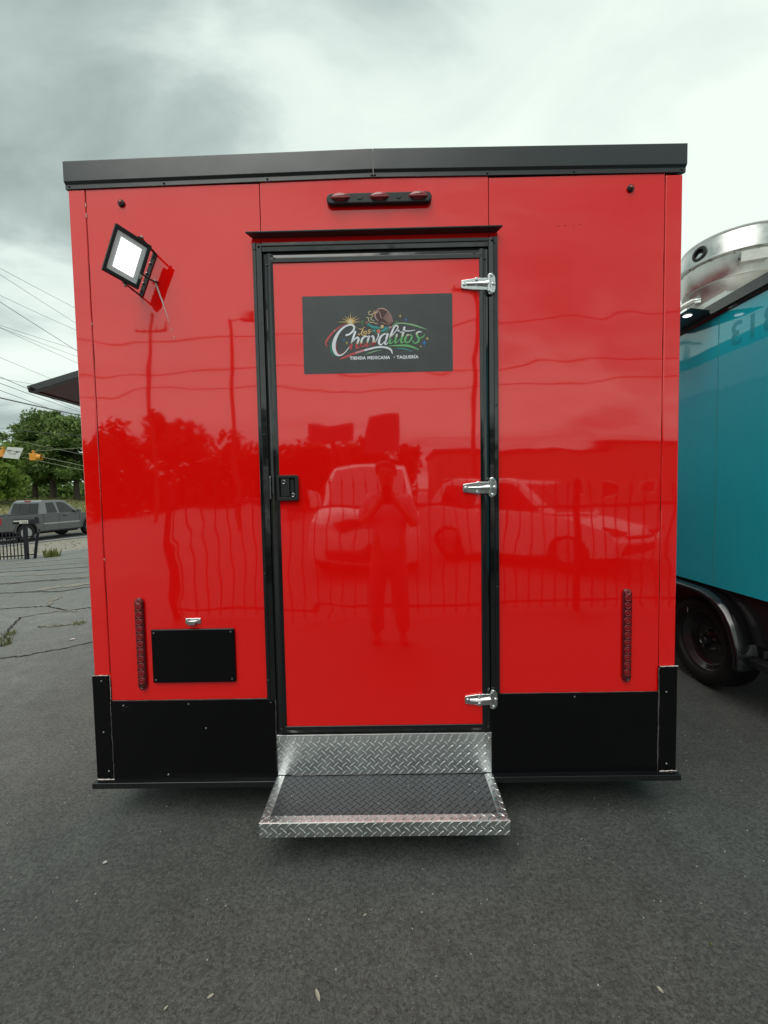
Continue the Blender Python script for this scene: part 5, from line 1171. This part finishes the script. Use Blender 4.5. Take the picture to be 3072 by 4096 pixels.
# white car, nose to the right
pc = [(-2.0, .45), (-2.1, .85), (-1.95, 1.02), (.6, 1.02), (1.35, .93), (1.95, .78), (2.08, .55), (2.0, .28), (1.72, .24)]+arch(1.30, .38, 8, .24)+[(.90, .24), (-.95, .24)]+arch(-1.35, .38, 8, .24)+[(-1.75, .26)]
CARO, _w = simple_car('car', 'white hatchback parked at an angle behind the iron fence, seen only as a reflection', 'car', (2.75, -6.4, 0), R(52), pc, [(-1.95, 1.0), (-1.6, 1.48), (-1.2, 1.60), (.0, 1.60), (.3, 1.54), (1.1, 1.0)], .90, .66, ((1.30, .34), (-1.35, .34)), 1.0, 1.60, [[(-.5, 1.05), (-.5, 1.50), (.15, 1.50), (.85, 1.05)], [(-1.6, 1.05), (-1.4, 1.46), (-.62, 1.50), (-.62, 1.05)]], ((1.03, 1.05), (.36, 1.52)))
for s_ in (-1, 1):
    MB().prism([(s_*.45, .78), (s_*.86, .86), (s_*.88, .72), (s_*.50, .68)], 0, 1.85, 2.06).build('headlamp', 'lens_dark', CARO, bevel=.01)
MB().prism([(-.5, .50), (.5, .50), (.62, .32), (-.62, .32)], 0, 1.95, 2.10).build('lower_grille', 'black_plastic', CARO); MB().box(1.9, 2.085, -.42, .42, .62, .68).build('grille', 'black_plastic', CARO)

pole('utility pole behind the camera, left of the sign', -6.4, -16.0, 9.0, (), r=.10); pole('utility pole with a lamp behind the camera, far left', -11.5, -19.0, 10.5, (9.9,), r=.11); pole('utility pole behind the camera on the right', 3.6, -15.0, 9.6, (9.2,), r=.11)
for i, (za, zb_) in enumerate(((8.6, 9.3), (7.1, 7.4), (6.3, 6.6))):
    A_, B_ = Vector((-34, -17.5, za+.3)), Vector((30, -14.5, zb_)); n = 40
    tag(MB().tube([A_.lerp(B_, k/n)-Vector((0, 0, 4*.9*(k/n)*(1-k/n))) for k in range(n+1)], .028, 6).build('overhead_wire', 'wire', None), ('topmost', 'middle', 'lowest')[i]+' long overhead wire strung behind the camera', 'wire', 'overhead wires behind the camera')
for i, (x, z, w_, h_) in enumerate(((-3.5, 5.3, 2.6, 1.2), (-.2, 5.0, 2.1, 2.4))):
    Bq = thing('roadside_sign', ('wide dark roadside sign behind the camera' if i == 0 else 'tall dark roadside sign behind the camera'), 'sign', (x, -24, 0), 0, 'roadside signs behind the camera')
    MB().box(-w_/2, w_/2, -.12, .12, z-h_/2, z+h_/2).build('board', 'billboard', Bq, bevel=.02); MB().tube([(0, 0, 0), (0, 0, z-h_/2)], .16, 8).build('post', 'iron', Bq)
def building(label, x0, x1, y, d, h, m, wins):
    Bq = thing('building', label, 'building', ((x0+x1)/2, y, 0)); w_ = (x1-x0)/2
    MB().box(-w_, w_, -d, 0, 0, h).build('wall', m, Bq); MB().box(-w_-.2, w_+.2, -d-.2, .2, h, h+.35).build('roof', 'roof_dark', Bq, bevel=.02)
    for i in range(wins):
        x = -w_+(i+.5)*2*w_/wins; wn = MB().box(x-.7, x+.7, -.02, .03, 1.0, 2.5).build('window', 'white_paint', Bq); MB().box(x-.6, x+.6, .031, .04, 1.1, 2.4).build('pane', 'truck_glass', wn)
    return Bq
building('long low brick building behind the camera on the right', 5, 34, -40, 10, 5.0, 'building', 9); building('small tan shop behind the camera near the middle', -8, 2.5, -46, 8, 4.2, 'building', 4)
rnd = random.Random(51); b = MB()
cl_ = []
for k in range(64):
    x = -58+k*.95+rnd.uniform(-.6, .6); hh = 7.0+.9*math.sin(k*.35)-max(0, (x+14)*.16)+rnd.uniform(-.8, .9)
    for j in range(6): cl_.append((Vector((x+rnd.uniform(-1, 1), -36+rnd.uniform(-2, 2), hh*(.06+.165*j))), rnd.uniform(.9, 1.6)))
for i in range(26000):
    c, r_ = cl_[rnd.randrange(len(cl_))]; d = Vector((rnd.gauss(0, 1), rnd.gauss(0, 1), rnd.gauss(0, 1))).normalized()*r_*rnd.random()**.4; p = c+d; s_ = rnd.uniform(.25, .5); a = rnd.uniform(0, 6.28); t = rnd.uniform(-.7, .7)
    dx, dy = math.cos(a)*s_, math.sin(a)*s_
    b.add([(p.x-dx, p.y-dy, p.z-t*s_), (p.x-dy*.5, p.y+dx*.5, p.z+s_*.5), (p.x+dx, p.y+dy, p.z+t*s_), (p.x+dy*.5, p.y-dx*.5, p.z-s_*.4)], [(0, 1, 2, 3)])
tag(b.build('tree_line', 'leaf_dark', None, kind='stuff'), 'dark tree line far behind the camera', 'trees')
